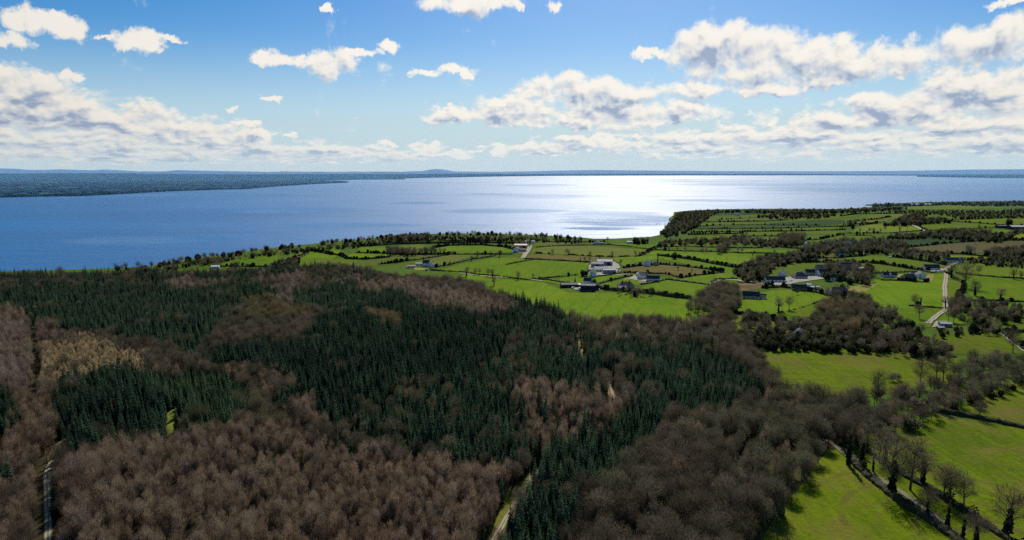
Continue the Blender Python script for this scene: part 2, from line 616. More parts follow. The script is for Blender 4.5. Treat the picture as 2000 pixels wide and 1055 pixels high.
for i in range(4):
    hh = 13.5
    t, c = spruce(hh, 2.0, 19, 11)
    add_proto('spruce', hh, t, c, M['trunk'], M['needle_dark'])
    PROTO['spruce'][-1]['crown'].name = 'spruce_crown'
for i in range(4):
    hh = 11.5
    t, c = spruce(hh, 1.6, 17, 10)
    add_proto('young_spruce', hh, t, c, M['trunk'], M['needle_blue'])
for i in range(3):
    hh = 12.0
    t, c, _ = bare(hh, 1.7, .3, 8, 1200, .8, .034, .9, egg=.3)
    add_proto('larch', hh, t, c, M['trunk'], M['twig_gold'])
for i in range(8):
    hh = 11.0
    t, c, _ = bare(hh, random.uniform(1.5, 2.1), random.uniform(.25, .4), 11, 950, .8, .025, random.uniform(.8, 1.2), egg=random.uniform(0, .25))
    add_proto('birch', hh, t, c, M['pale_trunk'], M['twig_brown'])
for i in range(3):
    hh = 11.0
    t, c, _ = bare(hh, 1.9, .30, 9, 1100, .7, .026, .95, egg=.15)
    add_proto('pink_birch', hh, t, c, M['pale_trunk'], M['twig_pink'])
for i in range(5):
    hh = 13.0
    t, c, _ = bare(hh, 3.9, .32, 11, 2300, .45, .034, 1.0)
    add_proto('beech', hh, t, c, M['trunk'], M['twig_grey'])
for i in range(5):
    hh = 13.0
    t, c, _ = bare(hh, random.uniform(3.4, 4.4), .30, 15, 1900, random.uniform(.35, .7), .034, 1.05)
    add_proto('old_tree', hh, t, c, M['trunk'], M['twig_dark'])
for i in range(2):
    hh = 12.0
    t, c, _ = bare(hh, 3.8, .30, 11, 2200, .4, .036, 1.0)
    add_proto('ochre_tree', hh, t, c, M['trunk'], M['twig_ochre'])
for i in range(4):   # open hedgerow trees
    hh = 13.0
    t, c, v = bare(hh, 4.3, .24, 15, 2400, .5, .030, 1.05, ivy=(i % 2 == 0))
    add_proto('hedge_tree', hh, t, c, M['trunk'], M['twig_grey'], v, M['leaf_ivy'] if v else None)
for i in range(2):   # slim, nearly branchless, wrapped in ivy
    hh = 11.0
    t, c, v = bare(hh, 1.3, .5, 5, 350, .8, .024, .7, ivy=True)
    add_proto('ivy_tree', hh, t, c, M['trunk'], M['twig_grey'], v, M['leaf_ivy'])
for i in range(3):
    hh = 7.0
    t, c = leafy(3.1, 0, 7.0, 1500, size=.34)
    add_proto('evergreen', hh, t, c, M['trunk'], M['leaf_dark'])
for i in range(3):
    hh = 4.0
    t, c = leafy(2.4, 0, 4.0, 900, size=.24)
    add_proto('shrub', hh, t, c, M['trunk'], M['shrub'])
for i in range(2):
    hh = 8.0
    t, c = leafy(2.2, .6, 8.0, 900, size=.2)
    add_proto('fresh_tree', hh, t, c, M['pale_trunk'], M['leaf_fresh'])
for i in range(2):
    hh = 9.0
    t, c = leafy(3.4, .8, 8.5, 1300, size=.24)
    add_proto('catkin_tree', hh, t, c, M['pale_trunk'], M['catkin'])
for i in range(2):   # a clump of far-off trees, seen from kilometres away
    t, c = leafy(9, 0, 7.5, 420, size=1.1)
    add_proto('far_clump', 7.5, t, c, M['hazed_leaf'], M['hazed_leaf'])

PCOL = {}
for kind, lst in PROTO.items():
    pc = bpy.data.collections.new('source_' + kind)
    for i, p in enumerate(lst):
        o = bpy.data.objects.new('source_%s_%02d' % (kind, i), p['joined'])
        pc.objects.link(o)
    PCOL[kind] = pc


def scatter(name, kind, pts, scl, **props):
    """one object of kind stuff: a tree of KIND standing at every point"""
    if len(pts) == 0: return None
    me = bpy.data.meshes.new(name)
    me.from_pydata([tuple(p) for p in pts], [], [])
    a = me.attributes.new('tree_scale', 'FLOAT_VECTOR', 'POINT'); a.data.foreach_set('vector', np.asarray(scl, np.float32).ravel())
    a = me.attributes.new('tree_turn', 'FLOAT', 'POINT'); a.data.foreach_set('value', RNG.random(len(pts)).astype(np.float32) * 6.283)
    a = me.attributes.new('tree_pick', 'INT', 'POINT'); a.data.foreach_set('value', RNG.integers(0, len(PROTO[kind]), len(pts)).astype(np.int32))
    o = link(name, me, kind='stuff', **props)
    ng = bpy.data.node_groups.new(name, 'GeometryNodeTree')
    ng.interface.new_socket('Geometry', in_out='INPUT', socket_type='NodeSocketGeometry')
    ng.interface.new_socket('Geometry', in_out='OUTPUT', socket_type='NodeSocketGeometry')
    nn, ll = ng.nodes, ng.links
    gi = nn.new('NodeGroupInput'); go = nn.new('NodeGroupOutput')
    ci = nn.new('GeometryNodeCollectionInfo'); ci.inputs['Collection'].default_value = PCOL[kind]
    ci.inputs['Separate Children'].default_value = True; ci.inputs['Reset Children'].default_value = True
    ip = nn.new('GeometryNodeInstanceOnPoints'); ip.inputs['Pick Instance'].default_value = True

    def att(nm, t):
        n = nn.new('GeometryNodeInputNamedAttribute'); n.data_type = t
        n.inputs['Name'].default_value = nm
        return n.outputs['Attribute']
    ll.new(gi.outputs[0], ip.inputs['Points']); ll.new(ci.outputs[0], ip.inputs['Instance'])
    ll.new(att('tree_pick', 'INT'), ip.inputs['Instance Index'])
    ll.new(att('tree_scale', 'FLOAT_VECTOR'), ip.inputs['Scale'])
    cx = nn.new('ShaderNodeCombineXYZ'); ll.new(att('tree_turn', 'FLOAT'), cx.inputs[2])
    er = nn.new('FunctionNodeEulerToRotation'); ll.new(cx.outputs[0], er.inputs[0])
    ll.new(er.outputs[0], ip.inputs['Rotation'])
    ll.new(ip.outputs[0], go.inputs[0])
    md = o.modifiers.new('trees', 'NODES'); md.node_group = ng
    me.materials.append(PROTO[kind][0]['joined'].materials[1])
    return o


THING = {'spruce': 'spruce_tree', 'young_spruce': 'spruce_tree', 'larch': 'larch_tree', 'birch': 'bare_tree', 'pink_birch': 'bare_tree', 'beech': 'bare_tree', 'old_tree': 'bare_tree',
         'ochre_tree': 'bare_tree', 'hedge_tree': 'hedgerow_tree', 'ivy_tree': 'hedgerow_tree', 'evergreen': 'evergreen_shrub', 'shrub': 'shrub',
         'fresh_tree': 'leafy_tree', 'catkin_tree': 'flowering_tree'}


def tree(kind, x, y, scale, label, cat='tree', group=None, pick=None, name=None, turn=None):
    p = random.choice(PROTO[kind]) if pick is None else PROTO[kind][pick % len(PROTO[kind])]
    t = empty(name or THING[kind], (x, y, float(relief(x, y)) - .05), random.random() * 6.28 if turn is None else turn, scale, label=label, category=cat, group=group)
    link('trunk', p['trunk'], t)
    link('crown', p['crown'], t)
    if p['ivy']: link('ivy', p['ivy'], t)
    return t


# ------------------------------------------------------------------ daylight
SUN_EL, SUN_AZ = 39.0, 10.2      # degrees; azimuth from +Y towards +X
w = bpy.data.worlds.new('World')
scene.world = w
w.use_nodes = True
wt = w.node_tree
wt.nodes.clear()
h = N(wt)
sky = h.node('ShaderNodeTexSky', sky_type='NISHITA', sun_disc=False)
sky.sun_elevation = R(SUN_EL)
sky.sun_rotation = R(SUN_AZ)
sky.altitude = 120
sky.air_density = 1.0
sky.dust_density = .6
sky.ozone_density = 1.6
tc = h.node('ShaderNodeTexCoord')
D = tc.outputs['Generated']
sx = h.node('ShaderNodeSeparateXYZ'); wt.links.new(D, sx.inputs[0])
az = h.m('MULTIPLY', h.m('ARCTAN2', sx.outputs[0], sx.outputs[1]), 180 / PI)
el = h.m('MULTIPLY', h.m('ARCSINE', sx.outputs[2]), 180 / PI)


def azel(px, py):
    d = ray(px, py).normalized()
    return math.degrees(math.atan2(d.x, d.y)), math.degrees(math.asin(d.z))


BL = [(60, 40, 50, 26), (118, 48, 52, 24), (105, 28, 40, 14), (15, 76, 52, 15), (270, 77, 55, 20), (335, 76, 32, 6), (212, 74, 30, 5),
      (535, 115, 48, 16), (645, 126, 66, 27), (600, 118, 60, 14), (762, 90, 34, 9), (705, 103, 36, 9), (842, 144, 34, 8), (890, 138, 42, 10),
      (920, 4, 105, 22), (1015, 10, 16, 11), (1076, 11, 17, 12), (538, 194, 26, 5), (450, 214, 12, 8), (555, 114, 20, 8),
      (640, 17, 16, 9), (1965, 5, 45, 9), (140, 148, 22, 10), (90, 152, 26, 8),
      (900, 224, 78, 15), (1000, 215, 100, 28), (1130, 180, 105, 34), (1190, 200, 110, 42), (1110, 235, 110, 16), (1240, 228, 95, 26), (1330, 216, 78, 20), (1060, 182, 50, 12),
      (1345, 176, 62, 16), (1500, 176, 62, 15), (1275, 104, 40, 10), (1370, 100, 75, 38), (1450, 110, 130, 52), (1560, 105, 90, 42), (1600, 118, 105, 46),
      (1700, 122, 100, 34), (1800, 105, 115, 34), (1900, 88, 110, 38), (1990, 78, 90, 40), (1610, 160, 70, 12), (1755, 143, 20, 12),
      (1500, 232, 36, 19), (1620, 240, 110, 24), (1720, 210, 95, 34), (1800, 220, 110, 30), (1870, 180, 105, 48), (1960, 195, 110, 66), (1850, 248, 170, 18),
      (1400, 270, 125, 20), (1560, 268, 140, 20), (1750, 280, 200, 19), (1960, 280, 110, 20), (1990, 235, 110, 26),
      (1120, 281, 60, 15), (1185, 272, 40, 14), (1240, 285, 62, 13), (1060, 292, 60, 10), (1350, 296, 120, 13), (1040, 283, 30, 9),
      (20, 172, 90, 44), (70, 195, 110, 52), (140, 225, 130, 46), (0, 232, 160, 46), (240, 238, 140, 36), (330, 255, 140, 34), (420, 272, 120, 28), (120, 285, 240, 28),
      (420, 292, 170, 17), (600, 300, 150, 20), (270, 300, 250, 18), (480, 242, 20, 6), (517, 261, 26, 10), (570, 266, 18, 7), (755, 280, 16, 5),
      (700, 303, 110, 14), (835, 290, 36, 11), (800, 305, 110, 9), (925, 293, 24, 6), (975, 292, 30, 10), (890, 303, 40, 5)]
for i in range(26):   # clouds outside the frame, overhead and behind
    BL.append((None, random.uniform(48, 312), random.uniform(3, 34), random.uniform(5, 12), random.uniform(1.5, 4)))
for a_, e_, ra, re in [(-30, 30, 6, 3), (-12, 26, 5, 2), (26, 34, 9, 4), (60, 24, 10, 4), (-62, 22, 12, 4), (40, 25, 6, 2), (2, 52, 9, 5), (-44, 40, 8, 4)]:
    BL.append((None, a_, e_, ra, re))


def cloud_group(name, blobs, o1, o2, ow):
    cg = bpy.data.node_groups.new(name, 'ShaderNodeTree')
    cg.interface.new_socket('az', in_out='INPUT', socket_type='NodeSocketFloat')
    cg.interface.new_socket('el', in_out='INPUT', socket_type='NodeSocketFloat')
    cg.interface.new_socket('density', in_out='OUTPUT', socket_type='NodeSocketFloat')
    g = N(cg)
    gi = cg.nodes.new('NodeGroupInput'); go = cg.nodes.new('NodeGroupOutput')
    A, E = gi.outputs['az'], gi.outputs['el']
    # height coordinate that packs the detail towards the horizon
    wv = g.m('MULTIPLY', g.m('LOGARITHM', g.m('ADD', g.m('MAXIMUM', E, 0.0), 1.6), math.e), 9.0)
    q = g.xyz(A, wv, 0)
    n1 = g.noise(q, .42, o1, .58, dist=.25)
    n2 = g.noise(g.xyz(g.m('MULTIPLY', A, .38), wv, 3.7), .75, o2, .58)
    wa = g.noise(g.xyz(A, wv, 9.0), .75, ow, .66)
    wb = g.noise(g.xyz(A, wv, 21.0), .75, ow, .66)
    A2 = g.m('ADD', A, g.m('MULTIPLY', g.m('SUBTRACT', wa, .5), 3.0))
    E2 = g.m('ADD', E, g.m('MULTIPLY', g.m('SUBTRACT', wb, .5), 2.0))
    acc = None
    for b in blobs:
        if b[0] is None:
            ca, ce, ra, re = b[1:]
            if ca > 180: ca -= 360
        else:
            ca, ce = azel(b[0], b[1])
            a1, _ = azel(b[0] + b[2], b[1]); _, e1 = azel(b[0], b[1] - b[3])
            ra, re = abs(a1 - ca) * 1.12, abs(e1 - ce) * 1.2
        mp = g.node('ShaderNodeVectorMath', operation='MULTIPLY_ADD')
        # (the running result rides along in z, so that the nodes are worked off one after the other)
        AE = g.xyz(A2, E2, 0.0 if acc is None else acc)
        cg.links.new(AE, mp.inputs[0])
        mp.inputs[1].default_value = (1 / ra, 1 / re, 0)
        mp.inputs[2].default_value = (-ca / ra, -ce / re, 0)
        dd = g.v('DOT_PRODUCT', mp.outputs[0], mp.outputs[0])
        acc = dd if acc is None else g.m('SMOOTH_MIN', acc, dd, .35)
    core = g.m('SUBTRACT', 1.0, g.m('MINIMUM', acc, 2.2))
    # low deck of stratocumulus close to the horizon
    deck = g.m('MULTIPLY', g.rng(E, .3, 1.3, 0, 1, True), g.rng(E, 2.0, 3.6, 1, 0, True))
    side = g.rng(g.m('ABSOLUTE', g.m('SUBTRACT', A, -2.0)), 4, 20, .05, .52, True)
    deck = g.m('SUBTRACT', g.m('MULTIPLY', deck, side), .32)
    core = g.m('MAXIMUM', core, g.m('MULTIPLY', deck, 1.6))
    det = g.m('ADD', g.m('MULTIPLY', g.m('SUBTRACT', n1, .5), 3.5), g.m('MULTIPLY', g.m('SUBTRACT', n2, .5), 1.3))
    cg.links.new(g.m('ADD', core, det), go.inputs[0])
    return cg


CG0 = cloud_group('cloud_cover', BL, 7, 3, 5)
CG1 = cloud_group('cloud_cover_sunward', [b for b in BL if b[0] is not None and b[2] > 55], 3, 2, 2)


def cover(cg, a_, e_):
    n = wt.nodes.new('ShaderNodeGroup'); n.node_tree = cg
    h.put(n.inputs[0], a_); h.put(n.inputs[1], e_)
    return n.outputs[0]


d0 = cover(CG0, az, el)
step = h.m('ADD', .10, h.m('MULTIPLY', h.m('MAXIMUM', el, 0.0), .075))
d1 = cover(CG1, h.m('ADD', az, .2), h.m('ADD', el, step))
alpha = h.rng(d0, -.14, .74, 0, 1, True)
# thick parts, and parts with more cloud above them towards the sun, are grey
thick = h.rng(h.m('ADD', h.m('MULTIPLY', d0, .4), h.m('MULTIPLY', d1, .6)), .3, 2.3, 0, 1)
occl = h.rng(d1, .0, 1.7, 0, 1)
shade = h.m('MULTIPLY', thick, occl)
shade = h.m('ADD', h.m('MULTIPLY', shade, 1.25), h.m('MULTIPLY', h.rng(h.m('SUBTRACT', d1, d0), -.55, .55), .62), clamp=True)
cc = h.ramp(shade, [(0, (.98, .94, .86)), (.28, (.91, .88, .82)), (.5, (.76, .77, .78)), (.75, (.57, .63, .72)), (1, (.36, .45, .60))])
# brighter around the sun, duller far from it
sunv = (math.sin(R(SUN_AZ)) * math.cos(R(SUN_EL)), math.cos(R(SUN_AZ)) * math.cos(R(SUN_EL)), math.sin(R(SUN_EL)))
ds = h.v('DOT_PRODUCT', D, sunv)
gain = h.rng(ds, .2, 1.0, .64, 1.10)
cl = h.mix(1.0, cc, h.mix(gain, (0, 0, 0), (1, 1, 1)), 'MULTIPLY')
cs = h.node('ShaderNodeVectorMath', operation='SCALE'); wt.links.new(cl, cs.inputs[0])
CLOUD_GAIN = .97
SKY_K = .085
cs.inputs['Scale'].default_value = CLOUD_GAIN / SKY_K
hs = h.node('ShaderNodeHueSaturation'); hs.inputs['Saturation'].default_value = 1.7; hs.inputs['Value'].default_value = .90
wt.links.new(sky.outputs[0], hs.inputs['Color'])
base = hs.outputs[0]
hz_f = h.rng(el, 0, 11.0, .9, 0, True)
hzc = h.node('ShaderNodeVectorMath', operation='SCALE'); hzc.inputs[0].default_value = (.50, .66, .79); hzc.inputs['Scale'].default_value = 1 / SKY_K
base = h.mix(1.0, base, (.84, .97, 1.12), 'MULTIPLY')
base = h.mix(hz_f, base, hzc.outputs[0])
fin = h.mix(h.m('MULTIPLY', alpha, h.rng(el, .2, 3.5, .55, 1.0, True)), base, cs.outputs[0])
bg = h.node('ShaderNodeBackground'); wt.links.new(fin, bg.inputs[0]); bg.inputs[1].default_value = SKY_K
wo = h.node('ShaderNodeOutputWorld'); wt.links.new(bg.outputs[0], wo.inputs[0])
w.cycles.sampling_method = 'MANUAL'
w.cycles.sample_map_resolution = 512

sd = bpy.data.lights.new('sun', 'SUN')
sd.energy = 4.6
sd.angle = R(.53)
sd.color = (1.0, .95, .86)
so = bpy.data.objects.new('sun', sd)
COL.objects.link(so)
so.rotation_euler = Vector(sunv).to_track_quat('Z', 'Y').to_euler()
so.location = (300, 300, 400)
# ------------------------------------------------------------------ haze over the country
def haze():
    m, nt, _, _ = newmat('haze')
    v = nt.nodes.new('ShaderNodeVolumeScatter')
    v.inputs['Density'].default_value = 6.0e-5
    v.inputs['Color'].default_value = (.24, .54, 1.0, 1)
    v.inputs['Anisotropy'].default_value = .35
    o = nt.nodes.new('ShaderNodeOutputMaterial')
    nt.links.new(v.outputs[0], o.inputs['Volume'])
    X, Z0, Z1 = 30000, -60, 250
    V = [(x, y, z) for z in (Z0, Z1) for x, y in ((-X, 1900), (X, 1900), (X, 8500), (-X, 8500))]
    Fc = [(0, 3, 2, 1), (4, 5, 6, 7), (0, 1, 5, 4), (1, 2, 6, 5), (2, 3, 7, 6), (3, 0, 4, 7)]
    o = link('haze', mesh_np('haze', V, Fc, [m]), kind='stuff', label='thin blue haze lying over the lake and the far country', category='haze')
    return o


haze()

# ------------------------------------------------------------------ the lake
LAKE_Z = -2.0
m, nt, _, _ = newmat('lake_water')
h = N(nt)
P = h.node('ShaderNodeNewGeometry').outputs['Position']
def stretched(sx_, sy_, rot=0.0):
    mp = h.node('ShaderNodeMapping'); h.put(mp.inputs[0], P)
    mp.inputs['Scale'].default_value = (sx_, sy_, 1); mp.inputs['Rotation'].default_value = (0, 0, rot)
    return mp.outputs[0]
gust = h.noise(stretched(.0009, .0016, .35), 1.0, 6, .62, dist=.8)       # wind patches
slick = h.noise(stretched(.00045, .0011, .15), 1.0, 5, .6, dist=.5)      # calm streaks
wav = h.noise(stretched(.12, .30, .3), 1.0, 3, .6)
wav2 = h.noise(stretched(.02, .05, .2), 1.0, 4, .6)
rg = h.m('ADD', h.rng(gust, .38, .62, .45, .56), h.rng(slick, .54, .62, 0, -.16, True))
hh = h.m('ADD', h.m('MULTIPLY', wav, 1.0), h.m('MULTIPLY', wav2, 2.0))
hh = h.m('ADD', hh, h.m('MULTIPLY', h.noise(stretched(.006, .018, .25), 1.0, 5, .7), 7.0))
nrm = bump(h, hh, .42, 1.0)
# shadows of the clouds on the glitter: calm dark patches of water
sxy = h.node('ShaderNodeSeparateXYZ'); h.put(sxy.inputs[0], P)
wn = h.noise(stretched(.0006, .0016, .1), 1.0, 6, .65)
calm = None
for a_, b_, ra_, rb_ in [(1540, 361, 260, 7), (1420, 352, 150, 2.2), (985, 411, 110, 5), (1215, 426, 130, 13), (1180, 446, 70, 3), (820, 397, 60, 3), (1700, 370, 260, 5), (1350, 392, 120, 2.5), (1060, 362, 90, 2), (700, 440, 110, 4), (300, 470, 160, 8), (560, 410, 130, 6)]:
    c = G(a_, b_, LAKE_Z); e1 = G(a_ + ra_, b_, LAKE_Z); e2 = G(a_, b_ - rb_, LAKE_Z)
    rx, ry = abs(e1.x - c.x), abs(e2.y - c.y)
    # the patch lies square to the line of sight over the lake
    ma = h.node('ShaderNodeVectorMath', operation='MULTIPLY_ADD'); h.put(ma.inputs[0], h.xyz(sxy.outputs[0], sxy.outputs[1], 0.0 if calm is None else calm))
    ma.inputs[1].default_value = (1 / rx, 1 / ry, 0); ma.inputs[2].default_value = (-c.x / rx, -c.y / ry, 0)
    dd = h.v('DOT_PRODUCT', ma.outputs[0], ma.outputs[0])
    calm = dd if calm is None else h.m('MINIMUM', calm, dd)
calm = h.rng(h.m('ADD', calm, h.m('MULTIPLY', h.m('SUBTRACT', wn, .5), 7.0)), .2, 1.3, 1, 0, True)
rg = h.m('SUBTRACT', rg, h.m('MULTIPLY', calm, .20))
col = h.mix(h.rng(gust, .35, .65), (.001, .10, .26), (.002, .13, .33))
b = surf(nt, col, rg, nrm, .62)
b.inputs['IOR'].default_value = 1.33
b.inputs['Specular Tint'].default_value = (.90, .96, 1.0, 1)
M['water'] = m
rings = [0, 150, 400, 900, 1800, 3500, 7000, 14000, 28000, 58000]
V = [(0, 0, LAKE_Z)]; Fc = []
K = 48
for r_ in rings[1:]:
    for k in range(K):
        V.append((r_ * math.sin(2 * PI * k / K), r_ * math.cos(2 * PI * k / K), LAKE_Z))
for k in range(K): Fc.append((0, 1 + (k + 1) % K, 1 + k))
for i in range(len(rings) - 2):
    for k in range(K):
        a = 1 + i * K + k; b_ = 1 + i * K + (k + 1) % K
        Fc.append((a, b_, b_ + K, a + K))
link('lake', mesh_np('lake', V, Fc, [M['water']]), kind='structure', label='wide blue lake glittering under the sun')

# ------------------------------------------------------------------ far shores and mountains
def farsheet(name, poly, mat, rad_pts, lift, skirt=True, **props):
    """far land: polygon in world coordinates, with a low bank down to the water"""
    zf = lambda x, y: np.zeros_like(x) + lift
    o = sheet(name, poly, 0.0, mat, step=rad_pts, zfun=zf, **props)
    return o


FL = [(-420, 392), (-200, 389), (0, 386), (80, 384), (160, 383), (240, 379), (330, 374), (420, 371), (480, 369.5), (520, 366), (560, 363), (620, 359.5), (680, 357), (650, 355.5),
      (600, 354.8), (560, 353.6), (640, 352), (720, 351), (790, 350.6), (780, 349), (830, 347.6), (870, 347), (930, 345.6), (1000, 344.6), (1100, 343.6), (1300, 343), (1600, 342.6),
      (1800, 343.2), (1790, 345.4), (1850, 346.4), (1930, 347.6), (2050, 348.4), (2300, 349.5)]
far_poly = [tuple(G(a, b_, LAKE_Z).xy) for a, b_ in FL]
back = [(48000, 20000), (45000, 40000), (20000, 50000), (0, 52000), (-20000, 50000), (-45000, 38000), (-50000, 10000), (-20000, 2000), (-6500, 1600)]
fp = far_poly + back
# interior points, denser towards the near shore
inn = []
for i in range(2600):
    r_ = 3000 * (16 ** random.random()); an = R(random.uniform(-75, 62))
    inn.append((r_ * math.sin(an), r_ * math.cos(an)))
inn = np.array(inn)
inn = inn[pip(inn[:, 0], inn[:, 1], fp)]
fz = lambda x, y: 6 + 10 * np.clip((np.hypot(x, y) - 5000) / 9000, 0, 1) * (1 + np.sin(x / 900) * np.sin(y / 1300))
mf, nt, _, _ = newmat('far_fields_hazed')  # blue distance haze is mixed into all the far field colours below
h = N(nt)
P = h.node('ShaderNodeNewGeometry').outputs['Position']
vo = h.node('ShaderNodeTexVoronoi', feature='F1'); h.put(vo.inputs['Vector'], P); vo.inputs['Scale'].default_value = .0055
sp = h.node('ShaderNodeSeparateColor'); nt.links.new(vo.outputs['Color'], sp.inputs[0])
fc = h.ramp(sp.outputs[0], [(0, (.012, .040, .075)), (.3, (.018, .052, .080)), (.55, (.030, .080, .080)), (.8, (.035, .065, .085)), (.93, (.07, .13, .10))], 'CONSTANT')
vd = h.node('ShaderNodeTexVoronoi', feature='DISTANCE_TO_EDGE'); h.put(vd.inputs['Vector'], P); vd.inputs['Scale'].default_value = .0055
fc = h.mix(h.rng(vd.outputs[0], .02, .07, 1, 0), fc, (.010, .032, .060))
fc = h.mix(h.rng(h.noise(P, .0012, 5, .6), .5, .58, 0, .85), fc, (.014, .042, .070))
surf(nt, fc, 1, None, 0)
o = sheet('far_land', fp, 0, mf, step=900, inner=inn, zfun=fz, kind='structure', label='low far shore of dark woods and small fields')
# its bank
V = []; Fc = []
for i, p in enumerate(far_poly):
    V += [(p[0], p[1], LAKE_Z - 1), (p[0], p[1], 6.0)]
    if i: Fc.append((2 * i - 2, 2 * i, 2 * i + 1, 2 * i - 1))
link('far_shore', mesh_np('far_shore', V, Fc, [M['hazed_leaf']]), kind='structure', label='dark bank of the far shore')
# trees and woods over there
pts = []; sc = []
tx = []
while len(tx) < 8000:
    r_ = 3000 * (7 ** (random.random())); an = R(random.uniform(-44, 40))
    tx.append((r_ * math.sin(an), r_ * math.cos(an)))
tx = np.array(tx)
tx = tx[pip(tx[:, 0], tx[:, 1], far_poly + back)]
# line them up in hedges: snap to a wandering grid
gxn = np.sin(tx[:, 0] / 700) * 60 + np.sin(tx[:, 1] / 500) * 50
row = RNG.random(len(tx)) < .6
tx[row, 1] = np.round((tx[row, 1] + gxn[row]) / 170) * 170 - gxn[row]
for i in range(0, len(far_poly) - 6):
    a, q_ = Vector(far_poly[i]), Vector(far_poly[i + 1])
    k = int((q_ - a).length / 22)
    for j in range(min(k, 500)):
        p = a + (q_ - a) * (random.random()) + Vector((0, random.uniform(3, 40)))
        tx = np.vstack([tx, [[p.x, p.y]]])
zz = fz(tx[:, 0], tx[:, 1])
s = RNG.uniform(.6, 1.3, len(tx))
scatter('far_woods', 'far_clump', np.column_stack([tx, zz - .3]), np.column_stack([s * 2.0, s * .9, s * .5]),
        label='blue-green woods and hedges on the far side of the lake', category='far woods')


def ridge(name, prof, dist, mat, base_px, label):
    """mountain range at DIST metres, profile given as (px, top py)"""
    V = []; Fc = []
    xs = np.linspace(prof[0][0], prof[-1][0], int((prof[-1][0] - prof[0][0]) / 4) + 2)
    ys = np.interp(xs, [p[0] for p in prof], [p[1] for p in prof])
    n = len(xs)
    for k, (fr, dd) in enumerate([(0, 0), (.45, .03), (1, .07), (.6, .14), (0, .2)]):
        for x, y in zip(xs, ys):
            d = ray(x, y); t = dist * (1 + dd) / math.hypot(d.x, d.y)
            d2 = ray(x, y - 1.3)
            top = CAM_H + (dist * 1.07) / math.hypot(d2.x, d2.y) * d2.z
            jit = math.sin(x * .7 + k) * .06 + math.sin(x * .31 + 2 * k) * .08
            zz_ = max(2, top * (fr + (jit if 0 < fr < 1 else 0)))
            V.append((d.x * t, d.y * t, zz_ if fr else 2))
    for k in range(4):
        for i in range(n - 1):
            a = k * n + i
            Fc.append((a, a + 1, a + 1 + n, a + n))
    link(name, mesh_np(name, V, Fc, [mat], smooth=True), kind='structure', label=label)


ridge('mountains', [(-300, 333), (-60, 331), (0, 330.2), (35, 331.4), (60, 333.4), (90, 333.2), (120, 332.2), (165, 333.6), (180, 334), (205, 332.3), (260, 335.4), (272, 336.5), (340, 336)], 30000, M['hill_haze_pale'], 340,
      'pale jagged mountain range, farthest off beyond the low shore')
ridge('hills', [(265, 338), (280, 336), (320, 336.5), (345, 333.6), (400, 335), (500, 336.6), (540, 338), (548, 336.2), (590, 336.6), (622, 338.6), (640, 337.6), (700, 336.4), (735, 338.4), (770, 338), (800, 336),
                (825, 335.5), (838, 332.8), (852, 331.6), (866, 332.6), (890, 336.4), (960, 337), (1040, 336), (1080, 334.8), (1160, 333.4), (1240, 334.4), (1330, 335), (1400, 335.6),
                (1600, 336), (1720, 335.4), (1800, 334.5), (1900, 332.6), (2000, 332), (2200, 331)], 21000, M['hill_haze_blue'], 341, 'blue line of low hills along the horizon')

# ------------------------------------------------------------------ this side of the lake: the land
SH = [(-500, 555), (-150, 542), (0, 538), (100, 536), (200, 534), (280, 530), (340, 520), (390, 509), (420, 505), (445, 503), (490, 494), (520, 489), (560, 485), (600, 481), (650, 476), (700, 472), (740, 468),
      (760, 465), (860, 461), (960, 460), (1000, 462), (1060, 464), (1100, 467), (1140, 469), (1160, 471), (1200, 471), (1240, 469), (1270, 468), (1290, 464), (1288, 458), (1300, 450), (1303, 443), (1312, 436), (1306, 430), (1315, 424), (1316, 418),
      (1345, 414), (1400, 411.5), (1500, 410.5), (1600, 410.5), (1650, 409.5), (1690, 407), (1722, 404.8), (1760, 404), (1690, 401.5), (1720, 399.6), (1760, 398), (1800, 396), (1900, 394), (2000, 393), (2200, 390), (2500, 388)]
shore = gpoly(SH, LAKE_Z)
land_poly = shore + [(6000, 1500), (6000, -2500), (-4000, -2500), (-3500, -300), (-1500, 300)]
inn = []
for i in range(9000):
    r_ = 130 * (26 ** random.random()); an = R(random.uniform(-48, 48))
    inn.append((r_ * math.sin(an), r_ * math.cos(an)))
for i in range(700):
    inn.append((random.uniform(-2500, 4500), random.uniform(-2000, 2500)))
inn = np.array(inn)
inn = inn[pip(inn[:, 0], inn[:, 1], land_poly)]
o = sheet('ground', land_poly, 0, M['land'], step=60, inner=inn, kind='structure', label='gently rolling farmland between the wood and the lake')
V = []; Fc = []
sh2 = dense(shore, 60)[:-1]
sh2 = [p for p in sh2 if p.y > -100]
k = min(range(len(sh2)), key=lambda i: (sh2[i] - Vector(shore[-1])).length)
sh2 = sh2[:k + 1]
for i, p in enumerate(sh2):
    zt = float(relief(p.x, p.y))
    V += [(p.x * 1.004, p.y * 1.004, LAKE_Z - .6), (p.x, p.y, zt + .02)]
    if i: Fc.append((2 * i - 2, 2 * i, 2 * i + 1, 2 * i - 1))
link('lake_shore', mesh_np('lake_shore', V, Fc, [M['mud']]), kind='structure', label='low bank where the farmland meets the lake')

